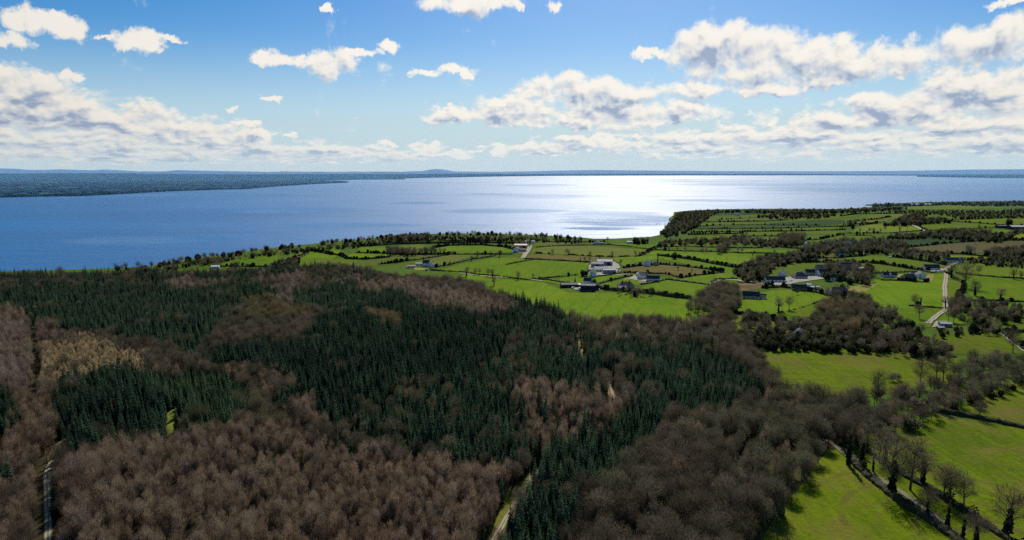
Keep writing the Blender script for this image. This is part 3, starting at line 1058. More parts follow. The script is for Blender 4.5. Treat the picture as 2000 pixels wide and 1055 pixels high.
# ------------------------------------------------------------------ fields
FIELDS = [
 ('grass_near', [(1655, 878), (1690, 925), (1750, 978), (1830, 1030), (1930, 1110), (1440, 1130), (1520, 1000), (1580, 930), (1615, 880)], 'bright green field in the bottom corner, between wood and lane'),
 ('grass_near', [(1650, 872), (1700, 884), (1780, 935), (1900, 1010), (2010, 1080), (2060, 1130), (1930, 1110), (1830, 1030), (1750, 978), (1690, 925)], 'narrow strip of rough grass between two hedges'),
 ('grass_near', [(1670, 850), (1760, 835), (1830, 812), (1925, 827), (2080, 850), (2080, 1110), (1960, 1045), (1850, 965), (1760, 915), (1700, 880)], 'large green field beside the hedged lane, tractor marks curving over it'),
 ('grass_near', [(1825, 800), (1900, 780), (1990, 735), (2090, 700), (2090, 848), (1925, 822)], 'green field behind the low clipped hedge'),
 ('grass_near', [(1455, 655), (1560, 668), (1700, 680), (1800, 690), (1870, 700), (1870, 740), (1780, 760), (1700, 775), (1600, 790), (1520, 780), (1480, 720)], 'big yellow-green field enclosed by trees on all sides'),
 ('grass_near', [(1800, 655), (1900, 650), (1958, 655), (1992, 690), (1900, 695), (1840, 690)], 'green field between two belts of trees'),
 ('grass_mid', [(1962, 650), (2060, 650), (2060, 695), (2000, 690)], 'small green field beside the lane'),
 ('grass_mid', [(1930, 622), (2060, 612), (2060, 648), (1940, 645)], 'grass field behind the row of shrubs'),
 ('grass_bright', [(1750, 600), (1846, 599), (1815, 640), (1740, 640)], 'small paddock beside the bend of the pale track'),
 ('grass_bright', [(1850, 604), (1900, 606), (1890, 635), (1830, 632)], 'little paddock behind the pink-roofed sheds'),
 ('grass_bright', [(1660, 572), (1690, 552), (1720, 546), (1800, 545), (1830, 536), (1846, 534), (1842, 560), (1846, 600), (1780, 604), (1720, 600)], 'wide green field on the near side of the white houses, bounded by the pale track'),
 ('grass_mid', [(1850, 534), (1870, 545), (1890, 562), (1866, 590), (1850, 600), (1845, 560)], 'wedge of grass between the pale track and a lone bare tree'),
 ('grass_bright', [(1425, 600), (1480, 574), (1510, 568), (1560, 565), (1640, 580), (1570, 602), (1520, 615), (1450, 612)], 'bright green paddock behind the two slim trees'),
 ('grass_bright', [(1520, 615), (1570, 602), (1640, 580), (1700, 590), (1650, 612), (1600, 622)], 'bright paddock split off by a broken hedge'),
 ('grass_olive', [(1420, 612), (1500, 620), (1545, 650), (1430, 660)], 'dull green field half hidden by the wood'),
 ('grass_bright', [(1872, 536), (1960, 542), (2060, 548), (2060, 590), (1900, 585), (1884, 562)], 'green field behind the lone bare tree'),
 ('grass_mid', [(1866, 522), (1900, 514), (1960, 522), (2060, 530), (2060, 546), (1960, 541), (1880, 534)], 'pale green field beyond the bend of the lane'),
 ('grass_bright', [(1890, 590), (2060, 592), (2060, 612), (1900, 606)], 'narrow green field behind the dark shrubs'),
 ('grass_mid', [(1505, 522), (1560, 514), (1680, 513), (1770, 520), (1840, 529), (1800, 532), (1700, 534), (1600, 530), (1550, 540), (1505, 540)], 'green field behind the hamlet'),
 ('grass_mid', [(1640, 505), (1700, 500), (1745, 502), (1800, 509), (1864, 517), (1830, 527), (1770, 519), (1690, 511)], 'green field reaching up to the white bungalow'),
 ('grass_olive', [(1556, 506), (1600, 496), (1690, 498), (1620, 507), (1560, 512)], 'thin grass field behind the row of dark bushes'),
 ('grass_lime', [(1820, 500), (1900, 500), (1944, 503), (1940, 508), (1870, 507), (1830, 505)], 'yellow-green field behind the long bungalow'),
 ('plough', [(1772, 483), (1850, 475), (2060, 469), (2060, 493), (1900, 495), (1770, 492)], 'brown-green field, widest of those behind the bungalow'),
 ('grass_dark', [(1720, 479), (1780, 463), (1850, 462), (1960, 469), (1860, 474), (1772, 482)], 'dark green field in front of the long belt of trees'),
 ('grass_lime', [(1668, 448), (1700, 439), (1772, 438), (1802, 450), (1740, 455), (1668, 455)], 'yellow-green field with a row of bare trees on its near side'),
 ('grass_mid', [(1788, 438), (1850, 433), (1900, 436), (1990, 443), (1930, 447), (1870, 447), (1812, 450)], 'green field beside the yellow-green one'),
 ('grass_mid', [(1640, 459), (1700, 461), (1712, 466), (1660, 470), (1600, 466)], 'green field in front of the row of bare trees'),
 ('grass_mid', [(1860, 431), (1960, 427), (2060, 426), (2060, 441), (1960, 439), (1900, 434)], 'green field beyond the far farm sheds'),
 ('grass_lime', [(1960, 462), (2060, 448), (2060, 466), (1985, 466)], 'bright field at the far farm'),
 ('grass_mid', [(1915, 452), (1975, 450), (1960, 458), (1920, 456)], 'small field beside the long belt of trees'),
 ('grass_mid', [(1760, 406), (1800, 402), (1880, 401), (1980, 407), (1860, 409.5), (1775, 410)], 'far green field in front of the white sheds by the water'),
 ('grass_olive', [(1684, 426), (1712, 419), (1762, 418), (1764, 427), (1710, 429)], 'far dull green field'),
 ('grass_olive', [(1655, 434), (1700, 430), (1742, 428), (1724, 434), (1660, 438)], 'thin far field below a dark copse'),
 ('grass_mid', [(1545, 431), (1600, 421), (1690, 417), (1668, 423), (1630, 428), (1570, 432)], 'far green field sloping up to the shore trees'),
 ('grass_dark', [(1500, 437), (1600, 431), (1650, 430), (1640, 438), (1520, 443)], 'far dark green field'),
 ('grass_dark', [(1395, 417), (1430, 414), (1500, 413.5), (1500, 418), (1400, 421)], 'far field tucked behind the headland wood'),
 ('grass_olive', [(1385, 428), (1430, 424), (1500, 421), (1530, 424), (1500, 430), (1385, 433)], 'olive field high on the headland'),
 ('grass_mid', [(1370, 436), (1500, 435), (1540, 438), (1440, 441), (1368, 442)], 'first long narrow field below the olive one'),
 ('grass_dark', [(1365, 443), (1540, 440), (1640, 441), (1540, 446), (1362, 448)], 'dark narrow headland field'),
 ('grass_mid', [(1355, 449), (1540, 446.5), (1650, 445), (1650, 449), (1540, 452), (1350, 454)], 'long narrow headland field with small trees in its hedge'),
 ('grass_mid', [(1350, 455), (1500, 453), (1650, 451), (1650, 457), (1450, 461), (1345, 459)], 'long narrow field nearest on the headland'),
 ('grass_mid', [(1318, 464), (1430, 460), (1440, 463), (1410, 467), (1330, 470)], 'field behind the willow belt'),
 ('grass_mid', [(1300, 480), (1360, 476), (1420, 477), (1420, 482), (1300, 486)], 'thin field in front of the willow belt'),
 ('grass_bright', [(1282, 489), (1420, 491), (1470, 486), (1552, 490), (1500, 499), (1400, 496), (1278, 493)], 'long bright field with tall bare trees along its hedge'),
 ('grass_bright', [(1262, 492), (1300, 490), (1470, 497), (1480, 504), (1445, 517), (1400, 511), (1330, 501), (1262, 498)], 'big green field crossed by no hedge, in front of the long bright one'),
 ('grass_bright', [(1192, 504), (1290, 498), (1302, 504), (1250, 512), (1218, 521), (1206, 512)], 'green field behind the white gabled house'),
 ('grass_bright', [(1300, 502), (1400, 515), (1470, 532), (1484, 546), (1440, 556), (1390, 555), (1320, 546), (1412, 533), (1400, 525), (1350, 518), (1296, 508)], 'green field wrapping round the tan one'),
 ('grass_tan', [(1205, 529), (1222, 522), (1300, 517), (1380, 527), (1408, 532), (1330, 542), (1270, 535), (1240, 530)], 'tan field of dead grass beside the big farmyard'),
 ('grass_bright', [(1252, 562), (1302, 547), (1382, 557), (1378, 572), (1350, 580), (1320, 574), (1262, 566)], 'square green field below the white long house'),
 ('grass_bright', [(915, 536), (1000, 547), (1060, 551), (1110, 572), (1180, 572), (1222, 572), (1330, 584), (1420, 604), (1400, 640), (1150, 640), (960, 580), (880, 545)], 'long green field between the wood and the dark barns'),
 ('grass_bright', [(855, 529), (900, 516), (960, 505), (1004, 503), (1060, 507), (1150, 512), (1152, 535), (1120, 541), (1000, 545), (930, 539), (880, 533)], 'broadest bright green field, in front of the big farmyard'),
 ('grass_bright', [(1050, 549), (1150, 537), (1250, 533), (1240, 540), (1180, 551), (1110, 560), (1080, 553)], 'sliver of field between the two farms'),
 ('grass_bright', [(1170, 556), (1240, 542), (1270, 550), (1240, 560), (1190, 566)], 'little field above the brown-roofed house'),
 ('grass_tan', [(1024, 505), (1036, 497), (1100, 499), (1200, 505), (1195, 511), (1150, 512), (1060, 507)], 'long strip of tan and green grass behind a broken hedge'),
 ('grass_olive', [(1036, 495), (1042, 486), (1060, 481), (1150, 481), (1260, 488), (1255, 498), (1200, 503), (1100, 498)], 'large dull green field by the lake'),
 ('grass_olive', [(1030, 479), (1060, 473), (1180, 474), (1170, 479), (1040, 481)], 'thin field along the lake trees'),
 ('grass_bright', [(1182, 477), (1250, 475), (1292, 477), (1288, 487), (1240, 485)], 'bright field by the lake in front of the white long shed'),
 ('grass_bright', [(842, 487), (880, 480), (940, 480), (990, 484), (1004, 490), (1000, 493), (920, 497), (850, 493)], 'bright field below the lakeside farm'),
 ('grass_olive', [(800, 515), (880, 498), (920, 497), (930, 500), (880, 514), (860, 521), (830, 516)], 'brownish green field behind the pair of white houses'),
 ('grass_olive', [(680, 520), (700, 510), (770, 500), (850, 498), (880, 497), (800, 511), (740, 520)], 'dull field next to the brownish one'),
 ('grass_bright', [(700, 483), (756, 482), (752, 494), (700, 494)], 'small bright field next to a clump of bare trees'),
 ('grass_bright', [(674, 501), (690, 495), (750, 495), (760, 500), (700, 506)], 'small bright field bordered by bushy hedges'),
 ('grass_bright', [(575, 500), (590, 491), (625, 492), (660, 500), (650, 506), (590, 504)], 'bright field on a low rise by the lake'),
 ('grass_mid', [(575, 503), (650, 506), (700, 508), (690, 520), (640, 530), (560, 530)], 'two-toned field above the dark conifers'),
 ('grass_bright', [(430, 514), (470, 506), (490, 501), (546, 499), (540, 514), (525, 522), (480, 521), (440, 525)], 'lens-shaped green field by the lake'),
 ('grass_bright', [(612, 487), (650, 486), (665, 489), (664, 497), (640, 492)], 'little bright triangle of grass near the water'),
 ('grass_olive', [(780, 481), (820, 478), (836, 483), (800, 489)], 'olive field beside the clump of bare trees'),
 ('grass_mid', [(865, 470), (900, 467), (960, 466), (960, 469), (900, 471)], 'long thin field along the lake trees'),
 ('grass_dark', [(700, 477), (780, 473), (860, 472), (850, 475), (780, 479), (700, 481)], 'dark thin field by the lake'),
 ('rough', [(1405, 560), (1470, 548), (1500, 552), (1480, 566), (1430, 575)], 'patch of brown scrub beside the curving lane'),
 ('garden', [(1720, 552), (1690, 570), (1640, 575), (1650, 562), (1690, 556)], 'pale dry lawn behind the hamlet trees'),
 ('garden', [(1800, 551), (1812, 536), (1826, 537), (1818, 551)], 'pale yellow lawn beside the white gabled house'),
 ('garden', [(1745, 538), (1770, 535), (1775, 543), (1750, 545)], 'pale lawn between two white houses'),
 ('garden', [(1216, 547), (1228, 539), (1238, 540), (1236, 546)], 'yellow-green lawn above the brown-roofed house'),
 ('garden', [(1244, 549), (1262, 549), (1264, 553), (1252, 554)], 'small lawn in front of the long white house'),
 ('garden', [(806, 524), (828, 524), (832, 527), (812, 528)], 'small lawn in front of the two white houses'),
 ('moss', [(930, 1130), (940, 1080), (962, 1035), (978, 990), (992, 955), (1003, 958), (1030, 925), (1044, 925), (1040, 955), (1000, 1020), (962, 1100), (958, 1130)], 'mossy yellow-green verge of the forest track'),
 ('bracken', [(98, 925), (92, 895), (105, 872), (140, 845), (165, 840), (140, 870), (115, 900)], 'dead bracken in the clearing at the forest track'),
 ('moss', [(195, 856), (205, 836), (262, 832), (258, 852)], 'mossy floor of a small clearing among the spruces'),
 ('moss', [(325, 875), (322, 810), (345, 795), (358, 830), (350, 875)], 'mossy gap at the end of the dark spruce stand'),
 ('moss', [(535, 930), (545, 905), (585, 885), (605, 888), (575, 912), (552, 935)], 'yellow mossy glade in the bare wood'),
 ('bracken', [(1128, 700), (1130, 668), (1140, 668), (1142, 702)], 'pale ride between the spruces'),
 ('bracken', [(1180, 755), (1187, 730), (1193, 748), (1210, 785), (1208, 815), (1196, 805)], 'pale dead grass of a forest ride'),
]
for mt, pp, lb in FIELDS:
    w_ = gpoly(pp)
    c = sum((Vector(p) for p in w_), Vector((0, 0))) / len(w_)
    lift = .06 + c.length * .00022 + (.05 if mt in ('garden', 'rough') else 0)
    sheet('forest_clearing' if mt in ('moss', 'bracken') else 'field', w_, lift + (.12 if mt in ('moss', 'bracken') else 0), M[mt], kind='structure', label=lb)

FOREST = [(-900, 560), (-400, 545), (0, 531), (200, 529), (400, 527), (560, 518), (640, 514), (700, 518), (760, 532), (860, 538), (940, 548), (1000, 562), (1060, 577), (1120, 584), (1200, 588), (1290, 592),
          (1345, 582), (1380, 562), (1400, 551), (1436, 556), (1448, 580), (1430, 604), (1436, 640), (1478, 668), (1500, 700), (1540, 742), (1600, 768), (1690, 772), (1700, 850), (1650, 868), (1640, 885),
          (1605, 920), (1560, 985), (1520, 1070), (1480, 1260), (-900, 1260)]
fw = [tuple(G(a, b_, 9.0).xy) for a, b_ in FOREST[:27]] + gpoly([(1690, 842), (1648, 870), (1620, 895), (1585, 940), (1540, 1020), (1500, 1100), (1440, 1240), (-900, 1240)])
sheet('forest_floor', fw, .05, M['floor'], step=14, kind='structure', label='brown leaf litter under the wood')

# tracks
strip('forest_track', [(92, 1120), (95, 1030), (92, 960), (94, 915), (110, 890), (135, 862)], 2.3, M['track'], .35, kind='structure', label='gravel forest track in the bottom left corner')
strip('forest_track', [(940, 1110), (968, 1050), (990, 1012), (1018, 972), (1035, 945), (1048, 915)], 2.2, M['track'], .35, kind='structure', label='curving gravel forest track at the foot of the dark spruces')
strip('forest_track', [(1180, 800), (1200, 785), (1190, 745), (1178, 735)], 1.6, M['track'], .45, kind='structure', label='pale track in the forest ride')
strip('lane', [(1600, 850), (1632, 872), (1665, 900), (1700, 925), (1750, 955), (1800, 990), (1850, 1025)], 2.4, M['mud'], .35, kind='structure', label='muddy lane between two hedges')
strip('lane', [(1955, 648), (1975, 665), (2003, 685), (2040, 700)], 5, M['track'], .35, kind='structure', label='pale lane leaving between hedges beyond the tree belt')
strip('farm_track', [(1812, 632), (1830, 617), (1847, 605), (1846, 585), (1844, 560), (1847, 545), (1848, 533)], 4.6, M['track'], .45, kind='structure', label='long pale farm track with a bend at its near end')
strip('farm_track', [(1848, 533), (1845, 528), (1852, 522), (1864, 515), (1876, 511)], 5.0, M['track'], .45, kind='structure', label='pale drive leading up to the long bungalow')
strip('lane', [(1392, 556), (1396, 550), (1408, 546), (1435, 547), (1470, 552), (1500, 556), (1560, 546), (1590, 541)], 6.5, M['track'], .5, kind='structure', label='curving lane between the wood and the hamlet')
strip('farm_track', [(1021, 505), (1026, 497), (1033, 487), (1036, 480)], 7, M['track'], .6, kind='structure', label='pale track leading to the lakeside farm')
strip('lane', [(898, 533), (930, 538), (980, 542), (1036, 546), (1060, 549)], 4, M['track'], .4, kind='structure', label='narrow lane along the hedge of the broadest field')
strip('farm_track', [(1200, 538), (1222, 536), (1245, 533), (1262, 536)], 5, M['track'], .6, kind='structure', label='pale drive between the big farmyard and the white long house')
strip('farm_track', [(1776, 435), (1782, 440), (1800, 449), (1806, 452)], 7, M['track'], .9, kind='structure', label='far pale track between the yellow-green and the green field')
strip('farm_track', [(1778, 428), (1790, 422), (1806, 420)], 7, M['track'], .9, kind='structure', label='far pale track climbing past a copse')
for pp, lb in [([(1150, 538), (1150, 519), (1166, 511), (1200, 512), (1212, 520), (1206, 530), (1200, 538)], 'concrete yard of the big farm'),
               ([(1120, 566), (1124, 556), (1168, 555), (1172, 566), (1150, 571)], 'yard of the dark barns'),
               ([(1500, 556), (1510, 542), (1600, 540), (1610, 545), (1560, 552), (1530, 558)], 'sandy yard between the hamlet houses'),
               ([(1000, 494), (1006, 482), (1024, 480), (1030, 484), (1022, 494)], 'yard of the lakeside farm'),
               ([(1800, 529), (1835, 524), (1846, 527), (1840, 532), (1815, 531)], 'pale forecourt of the white bungalow'),
               ([(1228, 545), (1238, 538), (1280, 543), (1292, 547), (1260, 551)], 'gravel forecourt of the white long house'),
               ([(1820, 640), (1828, 628), (1850, 628), (1852, 640)], 'little yard round the pink-roofed sheds')]:
    w_ = gpoly(pp)
    sheet('yard', w_, .30 + Vector(w_[0]).length * .0003, M['yard'], kind='structure', label=lb)
# ------------------------------------------------------------------ hedges
TWIGSEG = 0
HEDGE_WORLD = []


def hedge(pp, label, hgt=1.8, wid=2.0, bushy=0.0, broken=0.0, mat='hedge', group=None):
    raw = [G(a, b_).xy for a, b_ in pp]
    dist = min(p.length for p in raw)
    st = max(1.3, dist * .0042)
    path = wobble(raw, .35, st)
    HEDGE_WORLD.append(path)
    V, Fc = [], []
    K_ = 7
    prev = None
    n = len(path)
    if dist > 1200: hgt *= .75; wid *= .8
    bulge = 1.0
    for i, p in enumerate(path):
        a, b_ = path[max(0, i - 1)], path[min(n - 1, i + 1)]
        t = (b_ - a).normalized(); nn = Vector((-t.y, t.x))
        z = float(relief(p.x, p.y))
        bulge = .75 * bulge + .25 * random.uniform(.6, 1.35)
        gap = broken > 0 and random.random() < broken
        hh_ = hgt * bulge * (random.uniform(.8, 1.2)) * (.18 if gap else 1)
        ww = wid * .5 * (.8 + .3 * bulge) * (.4 if gap else 1)
        base = len(V)
        for j in range(K_):
            u = j / (K_ - 1)
            an = PI * u
            q = p + nn * (math.cos(an) * ww * random.uniform(.8, 1.25))
            zz_ = z - .15 + (hh_ * (math.sin(an) ** .55) * random.uniform(.82, 1.12) if 0 < j < K_ - 1 else 0)
            V.append((q.x, q.y, zz_))
        if prev is not None:
            for j in range(K_ - 1):
                Fc.append((prev + j, prev + j + 1, base + j + 1, base + j))
        prev = base
        # leaves and shoots standing off the surface
        seg = st
        k = int(seg * (7 if dist < 500 else 2.2))
        sz = .22 if dist < 500 else .22 + dist * .00045
        for _ in range(k):
            an = random.uniform(.15, PI - .15)
            q = p + t * random.uniform(-.5, .5) * seg + nn * math.cos(an) * ww * random.uniform(1, 1.35)
            leaf(V, Fc, Vector((q.x, q.y, z + hh_ * math.sin(an) * random.uniform(.8, 1.25) + .05)), sz * random.uniform(.6, 1.3))
        if bushy and random.random() < bushy * seg / 4:
            hb = random.uniform(1.8, 5.2); rb = hb * random.uniform(.32, .5)
            q0 = p + nn * random.uniform(-.5, .5)
            for _ in range(int(60 + hb * 22) if dist < 1300 else 45):
                v_ = rvec() * (random.random() ** .35)
                leaf(V, Fc, Vector((q0.x + v_.x * rb, q0.y + v_.y * rb, z + hb * .55 + v_.z * hb * .5)), sz * 1.5)
    me = mesh_np('hedge', V, Fc, [M[mat]])
    return link('hedge', me, label=label, category='hedge', group=group)


HEDGES = [
 ([(1655, 882), (1668, 905), (1690, 925), (1740, 968), (1800, 1008), (1850, 1040), (1905, 1085), (1940, 1120)], 'thick dark hedge on the near side of the sunken lane', 2.2, 3.2, .15, 0),
 ([(1668, 862), (1700, 885), (1760, 925), (1830, 965), (1900, 1010), (1960, 1050), (2030, 1095)], 'dark hedge on the far side of the sunken lane', 1.9, 2.6, .12, 0),
 ([(1822, 802), (1860, 809), (1925, 820), (2000, 836), (2080, 850)], 'low clipped hedge running out to a single bare tree', 1.9, 2.6, 0, 0),
 ([(1775, 598), (1800, 600), (1843, 603)], 'hedge at the near end of the wide field, by the two ivy trees', 1.6, 2, .2, 0),
 ([(1690, 598), (1660, 590), (1640, 582), (1610, 577)], 'hedge below the oak near the pale lawn', 1.8, 2.2, .4, 0),
 ([(1632, 583), (1600, 590), (1570, 600), (1545, 607), (1520, 612)], 'broken line of small bushes crossing the bright paddock', 1.6, 1.6, 0, .55),
 ([(1432, 612), (1480, 618), (1530, 630), (1560, 645)], 'thick dark hedge below the bright paddock', 3.0, 4, .9, 0),
 ([(1490, 563), (1530, 561), (1560, 566), (1600, 573), (1640, 582), (1690, 594)], 'hedge along the gardens of the hamlet', 2.2, 2.6, .8, 0),
 ([(1600, 541), (1640, 548), (1690, 556)], 'garden hedge under the hamlet trees', 2, 2.6, .8, 0),
 ([(1720, 548), (1770, 549), (1800, 552), (1812, 551)], 'hedge in front of the white dormer houses', 1.8, 2.2, .5, 0),
 ([(1845, 532), (1870, 546), (1884, 558)], 'short hedge from the track to the lone bare tree', 1.6, 2, .2, 0),
 ([(1884, 558), (1880, 568), (1872, 578), (1868, 588)], 'thick ragged hedge dropping from the lone bare tree', 2.8, 3.5, .9, 0),
 ([(1868, 534), (1900, 538), (1960, 543), (2040, 547)], 'long low hedge behind the lone bare tree', 1.5, 2, .12, 0),
 ([(1890, 588), (1950, 588), (2040, 592)], 'hedge on the near side of the field of the lone bare tree', 1.7, 2.2, .2, 0),
 ([(1640, 535), (1700, 535), (1780, 531), (1812, 529)], 'hedge behind the hamlet field', 1.5, 2, .1, 0),
 ([(1800, 530), (1820, 533), (1845, 530)], 'hedge round the front of the white bungalow', 1.2, 1.6, 0, 0),
 ([(1560, 513), (1600, 513), (1650, 514), (1692, 514)], 'row of separate dark round bushes behind the hamlet', 3.2, 3.2, .9, .35),
 ([(1697, 514), (1720, 516), (1750, 521), (1780, 526), (1800, 529)], 'bushy dark hedge slanting towards the white bungalow', 2.6, 3.2, .9, 0),
 ([(1500, 524), (1540, 514), (1570, 506), (1640, 504), (1690, 500)], 'hedge curving round behind the hamlet', 2.2, 2.8, .7, 0),
 ([(1745, 503), (1780, 507), (1820, 513), (1845, 518)], 'overgrown hedge beyond the white bungalow', 3.4, 4, 1, 0),
 ([(1770, 492), (1820, 495), (1880, 497), (1940, 503)], 'hedge beyond the yellow-green field', 2.2, 3, .6, 0),
 ([(1772, 484), (1840, 477), (1900, 472), (1960, 470), (2040, 469)], 'pale-speckled hedge between the dark green and the brown-green field', 2, 3, .5, 0),
 ([(1955, 470), (2000, 471), (2040, 472)], 'short hedge at the far edge of the brown-green field', 1.6, 2.4, .1, 0),
 ([(1640, 456), (1680, 456), (1740, 455.5), (1800, 451)], 'hedge under the row of bare trees', 1.8, 2.6, .2, 0),
 ([(1812, 451), (1870, 448), (1900, 447), (1940, 445)], 'thin dark hedge in front of the green field beside the far track', 1.6, 2.4, .1, 0),
 ([(1792, 440), (1800, 445), (1812, 451)], 'short hedge beside the far pale track', 1.8, 2.6, .1, 0),
 ([(1858, 433), (1900, 436), (1950, 439.5), (2040, 441.5)], 'hedge beyond the far farm', 1.8, 2.6, .2, 0),
 ([(1860, 430.5), (1920, 428.5), (1970, 427), (2040, 426)], 'hedge at the far edge of the country on the skyline side', 1.8, 2.6, .2, 0),
 ([(1660, 439), (1700, 436), (1725, 434)], 'short far hedge under the dark copse', 1.8, 2.6, .3, 0),
 ([(1655, 434), (1690, 431), (1710, 429), (1740, 424)], 'far hedge beside the dull green field', 1.8, 2.6, .4, 0),
 ([(1640, 423), (1680, 418), (1760, 418)], 'far hedge along the top of the sloping field', 1.8, 2.6, .4, 0),
 ([(1640, 444), (1680, 440.5), (1712, 437)], 'far hedge ending at the copse', 1.8, 2.6, .4, 0),
 ([(1370, 434.5), (1400, 434), (1500, 432.5), (1540, 430)], 'uppermost of the long headland hedges', 1.8, 2.8, .2, 0),
 ([(1368, 442.5), (1400, 440.5), (1470, 439.5), (1530, 440), (1600, 441)], 'second of the long headland hedges from the top', 1.8, 2.8, .2, 0),
 ([(1362, 448), (1420, 447), (1500, 447), (1560, 445), (1650, 442)], 'third of the long headland hedges from the top', 1.8, 2.8, .2, 0),
 ([(1350, 454.5), (1420, 453.5), (1500, 452.5), (1580, 451), (1650, 449)], 'headland hedge dotted with small trees', 2, 2.8, .5, 0),
 ([(1345, 459), (1400, 458), (1450, 457)], 'bushy headland hedge, nearest to the willow belt', 2.6, 3, 1, 0),
 ([(1455, 461.5), (1500, 461.5), (1560, 463.5)], 'hedge under the line of slim headland trees', 1.6, 2.4, .2, 0),
 ([(1400, 430), (1450, 427), (1500, 424)], 'faint hedge in the olive headland field', 1.2, 2, .1, .3),
 ([(1300, 483), (1340, 482), (1400, 483.5), (1475, 485), (1490, 484)], 'hedge on the far side of the long bright field', 1.8, 2.4, .1, 0),
 ([(1280, 489), (1330, 491), (1400, 492.5), (1460, 495), (1520, 496)], 'long dark straight hedge on the near side of the long bright field', 1.9, 2.4, .1, 0),
 ([(1510, 482), (1560, 486), (1600, 490)], 'hedge running from the bright field to the copse', 1.8, 2.4, .1, 0),
 ([(1250, 499.5), (1262, 495), (1275, 488), (1290, 481), (1300, 475)], 'thick slanting hedge at the end of the big lakeside field', 2.6, 4, .8, 0),
 ([(1285, 500), (1330, 504), (1370, 511), (1400, 517), (1440, 524)], 'tall bushy hedge sweeping towards the hamlet', 3.2, 4, 1, 0),
 ([(1186, 478), (1220, 481), (1260, 486), (1278, 488)], 'dark hedge in front of the bright lake field', 1.7, 2.2, 0, 0),
 ([(1048, 484), (1080, 481), (1120, 479.5), (1186, 478.5)], 'dark hedge round the far side of the big lakeside field', 1.5, 2, 0, 0),
 ([(1046, 495), (1100, 497), (1160, 501), (1200, 502), (1250, 501)], 'broken hedge of separate bushes beside the tan strip', 1.9, 2, 0, .4),
 ([(1024, 506), (1060, 508), (1100, 510), (1150, 513)], 'dark straight hedge behind the broadest bright field', 1.8, 2, 0, 0),
 ([(990, 517.5), (1010, 513), (1046, 507)], 'short dark hedge jutting into the broadest bright field', 1.8, 2.2, 0, 0),
 ([(852, 522), (880, 517), (920, 507), (950, 503), (968, 500)], 'dark hedge from the pair of white houses up towards the lake', 1.9, 2.4, .1, 0),
 ([(790, 511), (820, 507), (850, 502), (886, 497)], 'dark slanting hedge beside the brownish field', 1.8, 2.2, .1, 0),
 ([(740, 517), (770, 514), (795, 510)], 'bushy hedge running down into the wood', 2.2, 3, .8, 0),
 ([(840, 528), (870, 530), (897, 532), (930, 536), (976, 540.5)], 'dark hedge with bare trees along the broadest bright field', 1.6, 2, 0, 0),
 ([(982, 541.5), (1005, 544), (1034, 547)], 'short low hedge by the narrow lane', 1.4, 1.8, 0, 0),
 ([(1040, 545), (1070, 547), (1100, 552), (1120, 555)], 'hedge leading to the dark barns', 1.5, 2, 0, 0),
 ([(1054, 544.5), (1090, 541), (1125, 538)], 'low hedge leading to the pair of dark firs', 1.6, 2, .1, 0),
 ([(1165, 556), (1190, 549), (1215, 543), (1235, 539.5)], 'dark hedge slanting up behind the brown-roofed house', 1.8, 2.2, .1, 0),
 ([(1165, 541), (1190, 538), (1215, 535), (1232, 535)], 'roadside hedge below the big farmyard', 1.6, 2, .1, 0),
 ([(1200, 536.5), (1230, 534), (1300, 535.5), (1330, 543), (1360, 538), (1412, 533)], 'hedge on the near side of the tan field', 1.7, 2.2, .35, 0),
 ([(1218, 524), (1250, 519.5), (1290, 517), (1330, 520), (1380, 526), (1412, 532)], 'bushy hedge round the far side of the tan field', 2.2, 2.6, .7, 0),
 ([(1252, 556), (1290, 550), (1303, 546.5)], 'dark hedge below the white long house', 1.7, 2, 0, 0),
 ([(1303, 546.5), (1340, 551), (1385, 557)], 'dark hedge along the far side of the square field', 1.8, 2.4, .1, 0),
 ([(1170, 563), (1200, 568), (1235, 570), (1280, 574), (1310, 580), (1350, 583)], 'tall thick hedge on the near side of the square field', 3.4, 4.5, 1, 0),
 ([(1392, 556), (1390, 551), (1400, 546.5), (1430, 545.5), (1440, 546)], 'dark hedge curling round the bend of the lane', 1.8, 2.2, 0, 0),
 ([(1440, 552), (1480, 553), (1508, 557)], 'low dark hedge between brown scrub and lane', 1.5, 2, .1, 0),
 ([(430, 521), (470, 521), (525, 521.5), (530, 517)], 'dark hedge between lens-shaped field and conifers', 1.6, 2.4, .2, 0),
 ([(545, 516), (570, 509), (590, 501), (600, 495)], 'bushy hedge at the end of the lens-shaped field', 3, 5, 1, 0),
 ([(600, 489), (620, 492), (650, 498), (665, 499)], 'hedge behind the field on the low rise', 2.4, 3, .8, 0),
 ([(665, 499), (680, 506), (720, 507), (760, 503)], 'bushy hedge round the small bright field', 2.6, 3.4, .9, 0),
 ([(696, 494.5), (730, 495), (800, 498), (850, 497.5), (886, 497)], 'hedge under the lakeside clump of bare trees', 2, 2.6, .7, 0),
 ([(845, 485), (880, 480), (940, 479), (985, 483), (1003, 488)], 'bushy hedge behind the bright lakeside field', 2.6, 3, .9, 0),
 ([(850, 497), (900, 497.5), (960, 497), (1000, 497)], 'hedge in front of the bright lakeside field', 1.8, 2.4, .3, 0),
 ([(700, 482), (780, 477), (860, 475.5), (930, 474), (1000, 476)], 'long thick lakeside hedge', 3, 4, 1, 0),
 ([(860, 471), (920, 470.5), (990, 470)], 'hedge between thin lakeside fields', 2.2, 3.4, .6, 0),
 ([(1070, 473), (1130, 474), (1180, 473.5)], 'low hedge behind the thin field along the lake trees', 2, 2.6, .3, 0),
 ([(1958, 650), (1975, 663), (2000, 682), (2030, 697)], 'hedge beside the pale lane beyond the tree belt', 2.4, 3, .6, 0),
 ([(1935, 648), (1960, 650), (2040, 648)], 'hedge at the near edge of the grass field behind the shrubs', 2.4, 3.4, .9, 0),
 ([(1600, 505), (1580, 512), (1560, 513)], 'short hedge closing the thin grass field', 2, 2.6, .5, 0),
